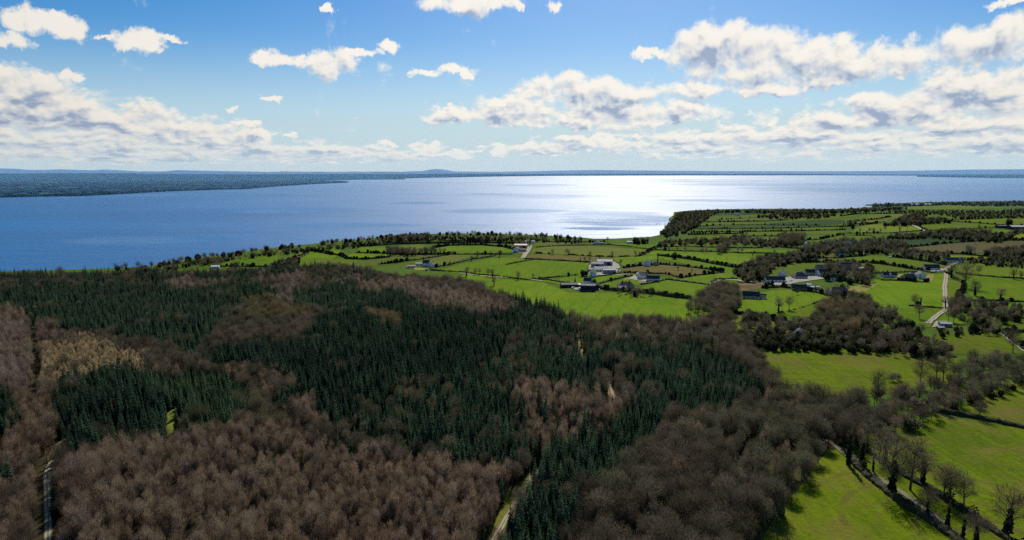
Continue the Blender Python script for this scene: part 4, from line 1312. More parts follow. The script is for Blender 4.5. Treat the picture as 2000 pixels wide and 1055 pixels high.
 ([(1560, 470), (1600, 468), (1640, 460), (1700, 461), (1708, 466)], 'curved hedge in front of the row of bare trees', 1.8, 2.6, .3, 0),
]
for pp, lb, hg, wd, bu, br in HEDGES:
    hedge(pp, lb, hg, wd, bu, br)

# ------------------------------------------------------------------ the big wood
# (mix of kinds, outline of the canopy in the photograph); later entries win
S_, Y_, L_, A_, P_, B_, O_, K_ = 'spruce', 'young_spruce', 'larch', 'birch', 'pink_birch', 'beech', 'ochre_tree', 'old_tree'
REG = [
 ({B_: 1}, [(-900, 500), (2000, 500), (2000, 1300), (-900, 1300)], 'grey-brown leafless tree in the old wood'),
 ({A_: .55, B_: .45}, [(-900, 560), (110, 600), (110, 1300), (-900, 1300)], ''),
 ({P_: 1}, [(-900, 625), (50, 620), (62, 700), (50, 745), (-900, 760)], ''),
 ({S_: 1}, [(-900, 536), (200, 532), (400, 529), (560, 519), (640, 516), (690, 520), (690, 532), (620, 532), (520, 534), (420, 541), (330, 546), (240, 541), (120, 545), (-900, 548)], ''),
 ({S_: .45, B_: .55}, [(570, 522), (640, 516), (700, 520), (740, 530), (760, 545), (690, 540), (600, 535)], ''),
 ({P_: .6, B_: .4}, [(330, 541), (400, 539), (440, 548), (420, 556), (340, 553)], ''),
 ({P_: .4, B_: .6}, [(510, 540), (570, 536), (590, 550), (590, 600), (560, 600), (520, 570)], ''),
 ({Y_: .7, S_: .3}, [(-900, 562), (60, 556), (200, 548), (340, 552), (420, 557), (500, 545), (520, 565), (560, 592), (520, 600), (440, 602), (415, 640), (405, 668), (330, 676), (260, 655), (150, 636), (50, 616), (30, 592), (-900, 592)], ''),
 ({Y_: .8, S_: .2}, [(575, 560), (640, 545), (660, 548), (740, 560), (820, 572), (850, 590), (800, 606), (740, 600), (660, 600), (610, 600), (590, 585)], ''),
 ({P_: .8, B_: .2}, [(640, 540), (720, 545), (830, 556), (930, 575), (1010, 592), (1005, 606), (950, 612), (890, 600), (820, 577), (720, 556)], ''),
 ({O_: 1}, [(440, 590), (520, 578), (600, 585), (605, 604), (560, 613), (470, 608)], ''),
 ({S_: 1}, [(620, 606), (700, 596), (860, 600), (960, 600), (1000, 620), (975, 660), (930, 700), (880, 740), (830, 735), (790, 745), (750, 770), (690, 800), (640, 830), (560, 805), (553, 762), (590, 745), (560, 715),
             (480, 705), (400, 700), (380, 682), (440, 662), (560, 662), (600, 640)], ''),
 ({O_: 1}, [(725, 612), (770, 606), (780, 628), (735, 636)], ''),
 ({Y_: .62, S_: .23, B_: .15}, [(1000, 600), (1090, 602), (1130, 620), (1150, 660), (1180, 690), (1190, 735), (1150, 758), (1100, 745), (1020, 745), (1000, 800), (1050, 850), (1040, 880), (990, 905), (900, 882), (800, 868), (700, 858), (640, 850),
                     (690, 810), (755, 775), (860, 745), (930, 705), (980, 655)], ''),
 ({P_: .35, A_: .35, B_: .3}, [(600, 760), (640, 830), (560, 800)], ''),
 ({S_: .8, B_: .2}, [(975, 562), (1060, 577), (1100, 590), (1060, 612), (1000, 592)], ''),
 ({B_: .45, P_: .2, Y_: .35}, [(1120, 600), (1200, 592), (1290, 598), (1380, 600), (1420, 640), (1400, 690), (1300, 660), (1200, 665), (1150, 650)], ''),
 ({Y_: .85, S_: .15}, [(1170, 680), (1240, 660), (1330, 652), (1390, 680), (1440, 700), (1492, 732), (1480, 765), (1400, 783), (1330, 803), (1285, 840), (1235, 880), (1185, 920), (1140, 960), (1112, 1060), (1100, 1100), (995, 1100), (985, 1010), (1045, 945),
             (1075, 885), (1112, 850), (1170, 830), (1225, 790), (1205, 735)], ''),
 ({P_: .22, A_: .45, B_: .22, S_: .11}, [(1010, 745), (1100, 745), (1160, 755), (1200, 745), (1225, 790), (1170, 828), (1110, 850), (1070, 890), (1040, 870), (1045, 850), (1005, 810)], ''),
 ({L_: 1}, [(74, 652), (130, 642), (232, 662), (285, 688), (268, 712), (180, 722), (100, 738), (64, 692)], ''),
 ({B_: .8, A_: .2}, [(260, 700), (400, 700), (480, 706), (560, 716), (590, 745), (550, 765), (500, 745), (420, 716), (330, 705)], ''),
 ({Y_: 1}, [(240, 712), (330, 704), (420, 716), (500, 745), (545, 770), (475, 800), (400, 810), (350, 792), (290, 740)], ''),
 ({S_: 1}, [(93, 755), (106, 732), (240, 716), (285, 732), (332, 775), (335, 822), (300, 845), (225, 850), (140, 872), (128, 850), (108, 800)], ''),
 ({S_: 1}, [(-900, 755), (35, 755), (26, 800), (-5, 840), (-900, 860)], ''),
 ({S_: 1}, [(-900, 900), (20, 900), (22, 938), (-900, 950)], ''),
 ({A_: .74, P_: .22, B_: .04}, [(108, 905), (200, 862), (330, 842), (420, 832), (560, 822), (640, 850), (700, 865), (900, 890), (990, 915), (1005, 950), (985, 1010), (935, 1300), (105, 1300)], ''),
 ({K_: .62, B_: .31, A_: .07}, [(1112, 1060), (1140, 960), (1185, 920), (1235, 880), (1285, 840), (1330, 803), (1400, 783), (1500, 760), (1720, 770), (1720, 900), (1560, 1100), (1500, 1300), (995, 1300), (995, 1100), (1100, 1100)], ''),
]
HOLES = [gpoly(pp) for mt, pp, lb in FIELDS if mt in ('moss', 'bracken')]
FARM = [gpoly(pp) for mt, pp, lb in FIELDS if mt not in ('moss', 'bracken')][:16] + [gpoly(pp) for mt, pp, lb in FIELDS if 'wood and the dark barns' in lb]
TRK = []
for pp, wd in [([(92, 1260), (95, 1030), (92, 960), (94, 915), (110, 890), (135, 862)], 4.0), ([(900, 1260), (945, 1100), (968, 1050), (990, 1012), (1018, 972), (1035, 945), (1048, 915)], 2.9), ([(65, 800), (75, 740), (70, 700), (66, 660), (64, 640)], 2.5),
               ([(1180, 800), (1200, 785), (1190, 745), (1178, 735)], 2), ([(1600, 850), (1632, 872), (1665, 900)], 3), ([(1240, 1060), (1300, 1010), (1345, 985)], 1.2), ([(690, 830), (735, 775), (760, 755)], 1.5), ([(1145, 725), (1130, 680), (1128, 650)], 2)]:
    TRK.append(([G(a, b_).xy for a, b_ in pp], wd))


def near_track(X, Y):
    bad = np.zeros(len(X), bool)
    for path, wd in TRK:
        for i in range(len(path) - 1):
            a, b_ = path[i], path[i + 1]
            d = b_ - a; L2 = d.length_squared
            t = np.clip(((X - a.x) * d.x + (Y - a.y) * d.y) / L2, 0, 1)
            bad |= np.hypot(X - a.x - t * d.x, Y - a.y - t * d.y) < wd
    return bad


SPC = {S_: 3.1, Y_: 2.6, L_: 2.4, A_: 2.7, P_: 3.0, B_: 4.2, O_: 4.3, K_: 4.25}
FPX = [(a, b_) for a, b_ in FOREST]
CAND = {}
for kind, sp_ in SPC.items():
    gx, gy = np.meshgrid(np.arange(-1000, 420, sp_), np.arange(120, 900, sp_))
    X = gx.ravel() + RNG.uniform(-.45, .45, gx.size) * sp_
    Y = gy.ravel() + RNG.uniform(-.45, .45, gx.size) * sp_
    Z = relief(X, Y)
    px, py = proj(X, Y, Z + 9.0)
    gpx, gpy = proj(X, Y, Z)
    ok = pip(px, py, FPX) & (px > -560) & (px < 2000) & (py < 1240)
    # wander of the stand edges
    wx = px + 11 * np.sin(X / 11) + 8 * np.sin(Y / 7 + X / 19) + RNG.normal(0, 5, len(X)); wy = py + 6 * np.sin(X / 9 + 1) + 4 * np.sin(X / 23) + RNG.normal(0, 4, len(X))
    prob = np.zeros(len(X))
    region = np.zeros(len(X), int)
    for ri, (mix_, poly, lb) in enumerate(REG):
        inn_ = pip(wx, wy, poly)
        prob[inn_] = mix_.get(kind, 0); region[inn_] = ri
    # strays of other kinds in every stand
    if kind == B_: prob = np.maximum(prob, np.where(np.sin(X / 13 + np.sin(Y / 9)) * np.sin(Y / 17 + 1) > .72, .5, .02))
    if kind == Y_: prob = np.where((prob == 0) & (RNG.random(len(X)) < .006), 1.0, prob)
    # clumped mixture, so that kinds form patches
    cl_ = .5 + .5 * np.sin(X / 17 + 2 * np.sin(Y / 23)) * np.sin(Y / 15 + 1.5 * np.sin(X / 29))
    mixed = (prob > .1) & (prob < .9)
    sign = 1 if kind in (S_, Y_) else -1
    prob[mixed] = np.clip(prob[mixed] + sign * (cl_[mixed] - .5) * .5, 0, 1)
    # natural thinning
    ok &= RNG.random(len(X)) < prob * .97
    for hpoly in HOLES: ok &= ~(pip(X, Y, hpoly) & (RNG.random(len(X)) < .93))
    for hpoly in FARM: ok &= ~pip(X + 3 * np.sin(Y / 6) + 2 * np.sin(Y / 2.7 + 1), Y + 2 * np.sin(X / 7), hpoly)
    ok &= ~near_track(X, Y)
    X, Y, Z, region = X[ok], Y[ok], Z[ok], region[ok]
    gap = np.sin(X / 31 + 3 * np.sin(Y / 47)) * np.sin(Y / 27 + 2)
    s = RNG.normal(1.0, .10, len(X)) * (1 + .08 * gap)
    if kind in (B_, O_, K_): s = RNG.normal(.74, .13, len(X)) * (1 + .1 * gap)
    if kind in (S_, Y_): s = RNG.normal(.90, .15, len(X)) * (1 + .10 * gap)
    if kind == A_: s = RNG.normal(.90, .15, len(X)) * (1 + .09 * gap)
    if kind == L_: s *= .68
    if kind == Y_: s *= np.where(region == 21, .82, .98)
    if kind in (B_, K_): s = s * np.where(proj(X, Y, Z + 9.0)[0] > 1120, 1.16, 1.0)
    s = np.clip(s, .5, 1.5)
    # the tallest trees make dark heads above the rest
    CAND[kind] = (X, Y, Z, s, region)


def where(x, y):
    px, py = proj(x, y, 8.0)
    if py > 990: row = 'along the bottom edge of the view'
    return px, py


LAB = {
 'spruce_tree': lambda px: ('dark green spruce in the wedge of plantation beside the curving forest track' if 930 < px < 1450 else
                            'dark spruce in the stand beside the mossy clearing of the wood' if px < 480 else
                            'dark green spruce at the near edge of the mixed middle plantation'),
 'bare_tree': lambda px: ('slim leafless tree in the brown young wood between the two forest tracks' if 100 < px < 985 else
                          'leafless tree in the strip of wood beyond the straight forest track' if px <= 100 else
                          'grey-brown spreading leafless tree in the wood between plantation and bright field'),
 'larch_tree': lambda px: 'golden-brown larch in the pale rectangular stand',
}
GRP = {'spruce_tree': 'spruces in the forest plantations', 'bare_tree': 'leafless trees of the forest', 'larch_tree': 'larches in the golden stand'}
KEEP = {}
for nm, kinds in (('spruce_tree', [S_, Y_]), ('bare_tree', [A_, P_, B_, O_, K_]), ('larch_tree', [L_])):
    rows = []
    for k in kinds:
        X, Y, Z, s, region = CAND[k]
        px, py = proj(X, Y, Z + 9)
        d = np.hypot(X, Y)
        vis = (px > 5) & (px < 1995) & (py < 1050)
        for i in range(len(X)):
            if vis[i]: rows.append((d[i] / (s[i] * PROTO[k][0]['h']), k, i))
    rows.sort()
    for _, k, i in rows[:298]:
        X, Y, Z, s, region = CAND[k]
        px, py = proj(X[i], Y[i], 9.0)
        sc_ = float(s[i]); sx_ = sc_ * random.uniform(.88, 1.12)
        tree(k, float(X[i]), float(Y[i]), (sx_, sx_, sc_), LAB[nm](px), 'tree', GRP[nm], name=nm)
        KEEP.setdefault(k, set()).add(i)
STUFF = {S_: ('spruce_plantation', 'dark green spruces massed in dense plantations', 'spruce forest'),
         Y_: ('young_spruce_plantation', 'blue-green younger spruces massed in plantations', 'spruce forest'),
         L_: ('larch_stand', 'rest of the golden-brown larch stand', 'larch stand'),
         A_: ('young_bare_wood', 'brown leafless young trees massed between the forest tracks', 'bare wood'),
         P_: ('pinkish_bare_wood', 'pinkish pale leafless trees in strips among the plantations', 'bare wood'),
         B_: ('old_bare_wood', 'grey-brown leafless old trees massed through the forest', 'bare wood'),
         K_: ('dark_bare_wood', 'dark grey-brown forking trees massed between plantation and fields', 'bare wood'),
         O_: ('ochre_bare_wood', 'ochre-brown trees in small clumps among the spruces', 'bare wood')}
for k, (X, Y, Z, s, region) in CAND.items():
    rest = np.array([i for i in range(len(X)) if i not in KEEP.get(k, ())], int)
    if len(rest) == 0: continue
    sx_ = s[rest] * RNG.uniform(.88, 1.12, len(rest))
    nm, lb, ct = STUFF[k]
    scatter(nm, k, np.column_stack([X[rest], Y[rest], Z[rest] - .1]), np.column_stack([sx_, sx_, s[rest]]), label=lb, category=ct)
    print('stand', k, len(X))

# holly and bramble under the bare trees
X, Y, Z, s_u, region = CAND[B_]
pick_ = RNG.random(len(X)) < .30
X, Y = X[pick_] + RNG.uniform(-2, 2, pick_.sum()), Y[pick_] + RNG.uniform(-2, 2, pick_.sum())
ok = ~near_track(X, Y)
for hpoly in FARM: ok &= ~pip(X, Y, hpoly)
X, Y = X[ok], Y[ok]
su = RNG.uniform(.22, .55, len(X))
scatter('undergrowth', 'evergreen', np.column_stack([X, Y, relief(X, Y)]), np.column_stack([su, su, su]), label='dark holly and bramble growing under the bare trees', category='undergrowth')

# ------------------------------------------------------------------ woods and belts outside the forest
def wood(name, mix_, poly, spacing, hs, label, seed=0, z=5.0):
    """a far-off wood that reads as one mass: one stuff object per wood and kind of tree"""
    hs *= .80
    mix_ = {('old_tree' if k_ == B_ else k_): v_ for k_, v_ in mix_.items()}
    w_ = [tuple(G(a, b_, z).xy) for a, b_ in poly]
    xs = [p[0] for p in w_]; ys = [p[1] for p in w_]
    first = True
    for kind, frac in mix_.items():
        sp_ = 1.10 * spacing / math.sqrt(frac)
        gx, gy = np.meshgrid(np.arange(min(xs), max(xs), sp_), np.arange(min(ys), max(ys), sp_))
        X = gx.ravel() + RNG.uniform(-.5, .5, gx.size) * sp_; Y = gy.ravel() + RNG.uniform(-.5, .5, gx.size) * sp_
        ok = pip(X, Y, w_)
        X, Y = X[ok], Y[ok]
        if len(X) == 0: continue
        s = RNG.normal(hs / PROTO[kind][0]['h'], .16 * hs / PROTO[kind][0]['h'], len(X)).clip(.25, 2.2)
        if kind in ('evergreen', 'shrub'): s *= .75
        sx_ = s * RNG.uniform(.9, 1.25, len(X))
        what = {'evergreen': ', its dark evergreens', 'shrub': ', its low shrubs', 'spruce': ', its conifers', 'catkin_tree': ', its pale flowering trees', 'fresh_tree': ', its fresh green willows'}.get(kind, '')
        scatter(name, kind, np.column_stack([X, Y, relief(X, Y) - .1]), np.column_stack([sx_, sx_, s]), label=label + what, category='wood')


H_ = 'hedge_tree'
wood('headland_wood', {B_: .55, 'evergreen': .45}, [(1289, 456), (1300, 443), (1313, 432), (1318, 420), (1345, 415), (1400, 412), (1410, 414), (1390, 422), (1372, 433), (1362, 443), (1345, 452), (1320, 460), (1295, 463)], 8, 10.5, 'dark wood covering the point of the headland')
wood('shore_wood', {B_: .6, 'evergreen': .4}, [(330, 520), (400, 508), (420, 506), (480, 500), (520, 491), (560, 487), (600, 483), (650, 478), (700, 473), (760, 466), (880, 462), (1000, 463), (1100, 468), (1135, 471), (1130, 473.5), (1060, 471), (1000, 469.5), (880, 467),
                                 (800, 471), (740, 476), (700, 480), (640, 486), (600, 489), (560, 494), (520, 498), (480, 504), (420, 515), (340, 524)], 7.0, 8, 'thin wood along the near lake shore')
wood('shore_wood', {B_: .7, 'evergreen': .3}, [(225, 536), (255, 531), (330, 519), (350, 519), (345, 526), (300, 535)], 6, 8, 'trees where the big wood meets the lake shore')
wood('shore_copse', {B_: .7, 'evergreen': .3}, [(755, 468), (780, 465), (840, 463), (845, 467), (800, 470), (760, 473)], 7, 13, 'taller copse on the lake shore')
wood('shore_copse', {B_: 1}, [(388, 512), (400, 507), (436, 506), (437, 513), (410, 516), (390, 517)], 5, 9, 'low rounded copse by the lens-shaped field')
wood('shore_copse', {'evergreen': .6, B_: .4}, [(1238, 470), (1262, 469), (1266, 473), (1240, 474)], 7, 12, 'small dark clump at the water in front of the glitter')
wood('headland_trees', {B_: .55, 'evergreen': .45}, [(1390, 413.5), (1500, 412.3), (1600, 412.3), (1660, 410.5), (1700, 407.5), (1760, 405), (1780, 406), (1700, 412), (1640, 416), (1570, 418), (1540, 420), (1480, 415), (1400, 415.5)], 10, 13, 'trees along the far side of the headland')
wood('headland_copse', {'evergreen': .5, B_: .5}, [(1480, 425), (1500, 419), (1560, 420), (1640, 419), (1600, 426), (1520, 428)], 13, 11, 'scattered dark trees high on the headland')
wood('far_point_wood', {B_: .5, 'evergreen': .5}, [(1700, 400.5), (1740, 399), (1800, 397.5), (1900, 395.5), (2030, 394), (2200, 392), (2200, 400), (1900, 401), (1860, 399), (1770, 402), (1700, 404)], 13, 13, 'trees on the farthest point, by the white sheds')
wood('far_belt', {B_: .55, 'evergreen': .45}, [(1730, 412), (1770, 410), (1850, 411), (1950, 411.5), (2000, 408), (2200, 405), (2200, 423), (1960, 425), (1870, 428), (1850, 420), (1800, 416), (1760, 417)], 12, 10, 'broad band of trees behind the far farm')
wood('copse', {'evergreen': .6, B_: .4}, [(1718, 440), (1742, 436), (1760, 424), (1790, 418), (1810, 420), (1800, 427), (1850, 429), (1856, 434), (1790, 438), (1770, 440)], 8, 12, 'dark copse between the yellow-green field and the far shore')
wood('copse', {B_: .8, 'evergreen': .2}, [(1640, 442), (1650, 434), (1690, 428), (1690, 432), (1660, 440)], 10, 9, 'small dark copse beside a far dull field')
wood('long_belt', {B_: .6, 'evergreen': .4}, [(1735, 465), (1740, 460), (1800, 457), (1830, 452), (1880, 450), (1930, 455), (1955, 460), (1970, 467), (1955, 472), (1900, 468), (1830, 463), (1780, 464)], 8, 12, 'long belt of trees beyond the dark green field')
wood('long_belt', {B_: .7, 'evergreen': .3}, [(1950, 470), (1962, 460), (1990, 450), (2060, 442), (2060, 447), (1995, 456), (1975, 466)], 8, 10, 'belt of trees rising towards the far farm sheds')
wood('mid_wood', {B_: .62, 'evergreen': .28, 'catkin_tree': .10}, [(1560, 490), (1570, 482), (1590, 477), (1640, 470), (1680, 468), (1710, 466), (1730, 470), (1770, 474), (1775, 486), (1740, 490), (1700, 495), (1640, 497), (1580, 497)], 8, 12, 'mixed wood round the cream building')
wood('mid_wood', {B_: .8, 'evergreen': .2}, [(1700, 492), (1730, 486), (1770, 488), (1830, 495), (1860, 503), (1850, 512), (1800, 506), (1750, 500)], 8, 10, 'belt of trees behind the pale bungalow field')
wood('willow_belt', {B_: .5, 'shrub': .35, 'evergreen': .15}, [(1285, 474), (1310, 468), (1400, 467), (1440, 462), (1460, 458), (1452, 464), (1500, 468), (1560, 467), (1580, 472), (1560, 478), (1500, 482), (1480, 478), (1420, 475), (1340, 476), (1290, 480)], 7.5, 9, 'shrubby belt between the headland and the bright fields')
wood('oval_copse', {B_: 1}, [(1398, 492), (1402, 482), (1418, 477), (1426, 480), (1418, 490), (1410, 493)], 5, 12, 'dense little copse at the hedge of the long bright field')
wood('tall_copse', {B_: .6, H_: .4}, [(1518, 478), (1522, 467), (1540, 462), (1570, 462), (1572, 470), (1565, 480), (1535, 481)], 7, 16, 'copse of tall bare trees behind the big green field')
wood('hamlet_belt', {B_: .5, 'evergreen': .25, 'shrub': .25}, [(1430, 530), (1450, 515), (1490, 500), (1560, 492), (1600, 498), (1570, 508), (1520, 517), (1500, 530), (1490, 545), (1460, 548), (1440, 540)], 6.5, 10, 'thick belt of bushes and trees on the wood side of the hamlet')
wood('hamlet_trees', {B_: .7, 'evergreen': .3}, [(1605, 530), (1625, 518), (1660, 514), (1695, 520), (1712, 530), (1712, 545), (1690, 560), (1665, 552), (1640, 545), (1615, 545)], 8.5, 13, 'tall trees standing round the big house of the hamlet')
wood('garden_trees', {B_: .7, 'evergreen': .3}, [(1610, 574), (1620, 562), (1655, 560), (1668, 570), (1690, 585), (1680, 590), (1650, 580)], 6, 9, 'small trees round the brown-roofed house below the hamlet')
wood('garden_trees', {B_: .5, 'evergreen': .5}, [(1545, 570), (1560, 560), (1610, 558), (1610, 566), (1580, 570)], 8, 6, 'garden trees between terrace and paddock')
wood('evergreen_row', {'evergreen': 1}, [(1450, 672), (1440, 645), (1500, 648), (1560, 655), (1640, 658), (1700, 668), (1700, 682), (1640, 681), (1540, 675)], 5.5, 9, 'row of dark evergreens along the far side of the enclosed field')
wood('valley_wood', {B_: .68, 'evergreen': .20, 'shrub': .12}, [(1432, 615), (1470, 612), (1500, 615), (1540, 630), (1600, 612), (1650, 598), (1700, 592), (1745, 604), (1760, 630), (1800, 645), (1825, 655), (1870, 695), (1850, 704), (1800, 694), (1700, 682), (1560, 668), (1450, 660)], 5.8, 9.8, 'wooded hollow between the hamlet and the enclosed field')
wood('oak_wood', {'ochre_tree': .5, B_: .5}, [(1590, 640), (1595, 600), (1640, 590), (1700, 586), (1710, 610), (1700, 640), (1640, 650)], 5.8, 13, 'taller grove of warm brown trees in the hollow')
wood('shrub_patch', {'shrub': .7, B_: .3}, [(1650, 660), (1680, 640), (1720, 640), (1760, 655), (1760, 680), (1700, 680)], 4.6, 5.5, 'tangle of low shrubs beside the evergreens')
wood('track_wood', {B_: .75, 'evergreen': .25}, [(1850, 600), (1856, 585), (1872, 578), (1900, 588), (2060, 600), (2060, 630), (1940, 628), (1960, 640), (1935, 650), (1900, 645), (1870, 620)], 6, 9, 'dark wood beyond the pale track')
wood('hedge_belt', {'evergreen': .6, B_: .4}, [(1825, 648), (1850, 641), (1930, 640), (1962, 643), (1960, 650), (1900, 650), (1840, 655)], 5, 6, 'dark bushy belt below the pink-roofed sheds')
wood('bungalow_belt', {'evergreen': .5, B_: .5}, [(1880, 512), (1884, 505), (1950, 502), (2060, 507), (2060, 522), (1990, 524), (1940, 519)], 6, 7, 'dense dark belt beside the long bungalow')
wood('corner_wood', {B_: .75, 'evergreen': .25}, [(1915, 497), (1940, 488), (2000, 484), (2060, 484), (2060, 502), (1960, 503)], 7, 12, 'wood in front of the brown-green field')
wood('round_thicket', {B_: 1}, [(1855, 602), (1855, 586), (1870, 577), (1886, 580), (1890, 596), (1870, 604)], 4, 8, 'round thicket where the pale track bends')
wood('field_belt', {B_: .88, 'shrub': .12}, [(1560, 800), (1620, 780), (1690, 774), (1740, 763), (1790, 752), (1845, 738), (1885, 712), (1890, 695), (1990, 698), (2080, 690), (2080, 720), (2000, 735), (1960, 760), (1900, 780), (1830, 800), (1780, 822), (1700, 842), (1660, 862), (1600, 840)], 5.2, 11, 'broad belt of leafless trees on the near side of the enclosed field', z=6)
wood('belt_edge', {'evergreen': 1}, [(1830, 800), (1900, 782), (1960, 765), (2000, 740), (2010, 750), (1960, 775), (1900, 792), (1840, 806)], 6, 6, 'dark ivy and holly along the shady edge of the tree belt', z=2)
wood('lake_clump', {H_: .6, B_: .4}, [(755, 497), (756, 488), (790, 489), (815, 493), (815, 497)], 6, 12, 'clump of spreading bare trees by the lake')
wood('lake_clump', {H_: .6, B_: .4}, [(818, 494), (820, 488), (850, 489), (856, 495)], 6, 11, 'second clump of bare trees by the lake')
wood('scrub', {B_: .6, 'evergreen': .4}, [(448, 520), (452, 514), (485, 513), (490, 519), (470, 522)], 6, 7, 'scrub at the near side of the lens-shaped field')
wood('scrub', {'evergreen': .5, B_: .5}, [(530, 525), (535, 512), (560, 505), (580, 500), (586, 506), (580, 518), (560, 524)], 5, 8, 'wooded knoll between two lakeside fields')
wood('farm_trees', {B_: .8, 'evergreen': .2}, [(1000, 480), (1004, 474), (1040, 473), (1040, 480)], 7, 9, 'trees behind the lakeside farm')
wood('house_trees', {B_: .9, 'evergreen': .1}, [(1200, 572), (1204, 564), (1240, 563), (1275, 568), (1270, 573), (1230, 573)], 6, 8, 'bare trees in front of the brown-roofed house')
wood('wood_tongue', {B_: .9, 'ochre_tree': .1}, [(1340, 600), (1350, 585), (1385, 562), (1402, 552), (1436, 556), (1446, 580), (1430, 605)], 5.0, 12, 'tongue of the wood reaching towards the lane', z=8)

# a ragged row of trees right on the near shore
row_x, row_y = [], []
sh3 = [Vector(p) for p in gpoly([(225, 533), (280, 529), (340, 520), (390, 510), (420, 506.5), (445, 504.5), (490, 495.5), (520, 490.5), (560, 486.5), (600, 482.5), (650, 477.5), (700, 473.5), (740, 469.5),
                                 (760, 466.5), (860, 462.5), (960, 461.5), (1000, 463.5), (1060, 465.5), (1100, 468.5), (1135, 470.3)], 0.0)]
for a, b_ in zip(sh3[:-1], sh3[1:]):
    k = max(1, int((b_ - a).length / 3.6))
    for j in range(k):
        p = a.lerp(b_, random.random())
        if math.sin(p.x / 23) * math.sin(p.y / 31 + 1) > .82: continue
        away = -p.normalized() * random.uniform(1, 16)
        row_x.append(p.x + away.x); row_y.append(p.y + away.y)
X, Y = np.array(row_x), np.array(row_y)
half = RNG.random(len(X)) < .55
for kd, sel, nm_, lb_, k0 in (('old_tree', half, 'shore_trees', 'ragged row of bare trees right on the near lake shore', .58), ('evergreen', ~half, 'shore_bushes', 'dark bushes filling the row on the near lake shore', .80)):
    s_ = RNG.uniform(.65, 1.35, sel.sum()) * k0
    scatter(nm_, kd, np.column_stack([X[sel], Y[sel], relief(X[sel], Y[sel]) - .1]), np.column_stack([s_ * 1.1, s_ * 1.1, s_]), label=lb_, category='wood')
# ------------------------------------------------------------------ single trees
def ht(px, py, hp, label, kind='hedge_tree', pick=None, group=None):
    g_ = G(px, py)
    d = (g_ - Vector((0, 0, CAM_H))).length
    hgt = hp * d / F
    s = hgt / PROTO[kind][0]['h']
    sw = s * random.uniform(.95, 1.12)
    tree(kind, g_.x, g_.y, (sw, sw, s), label, 'tree', group, pick)


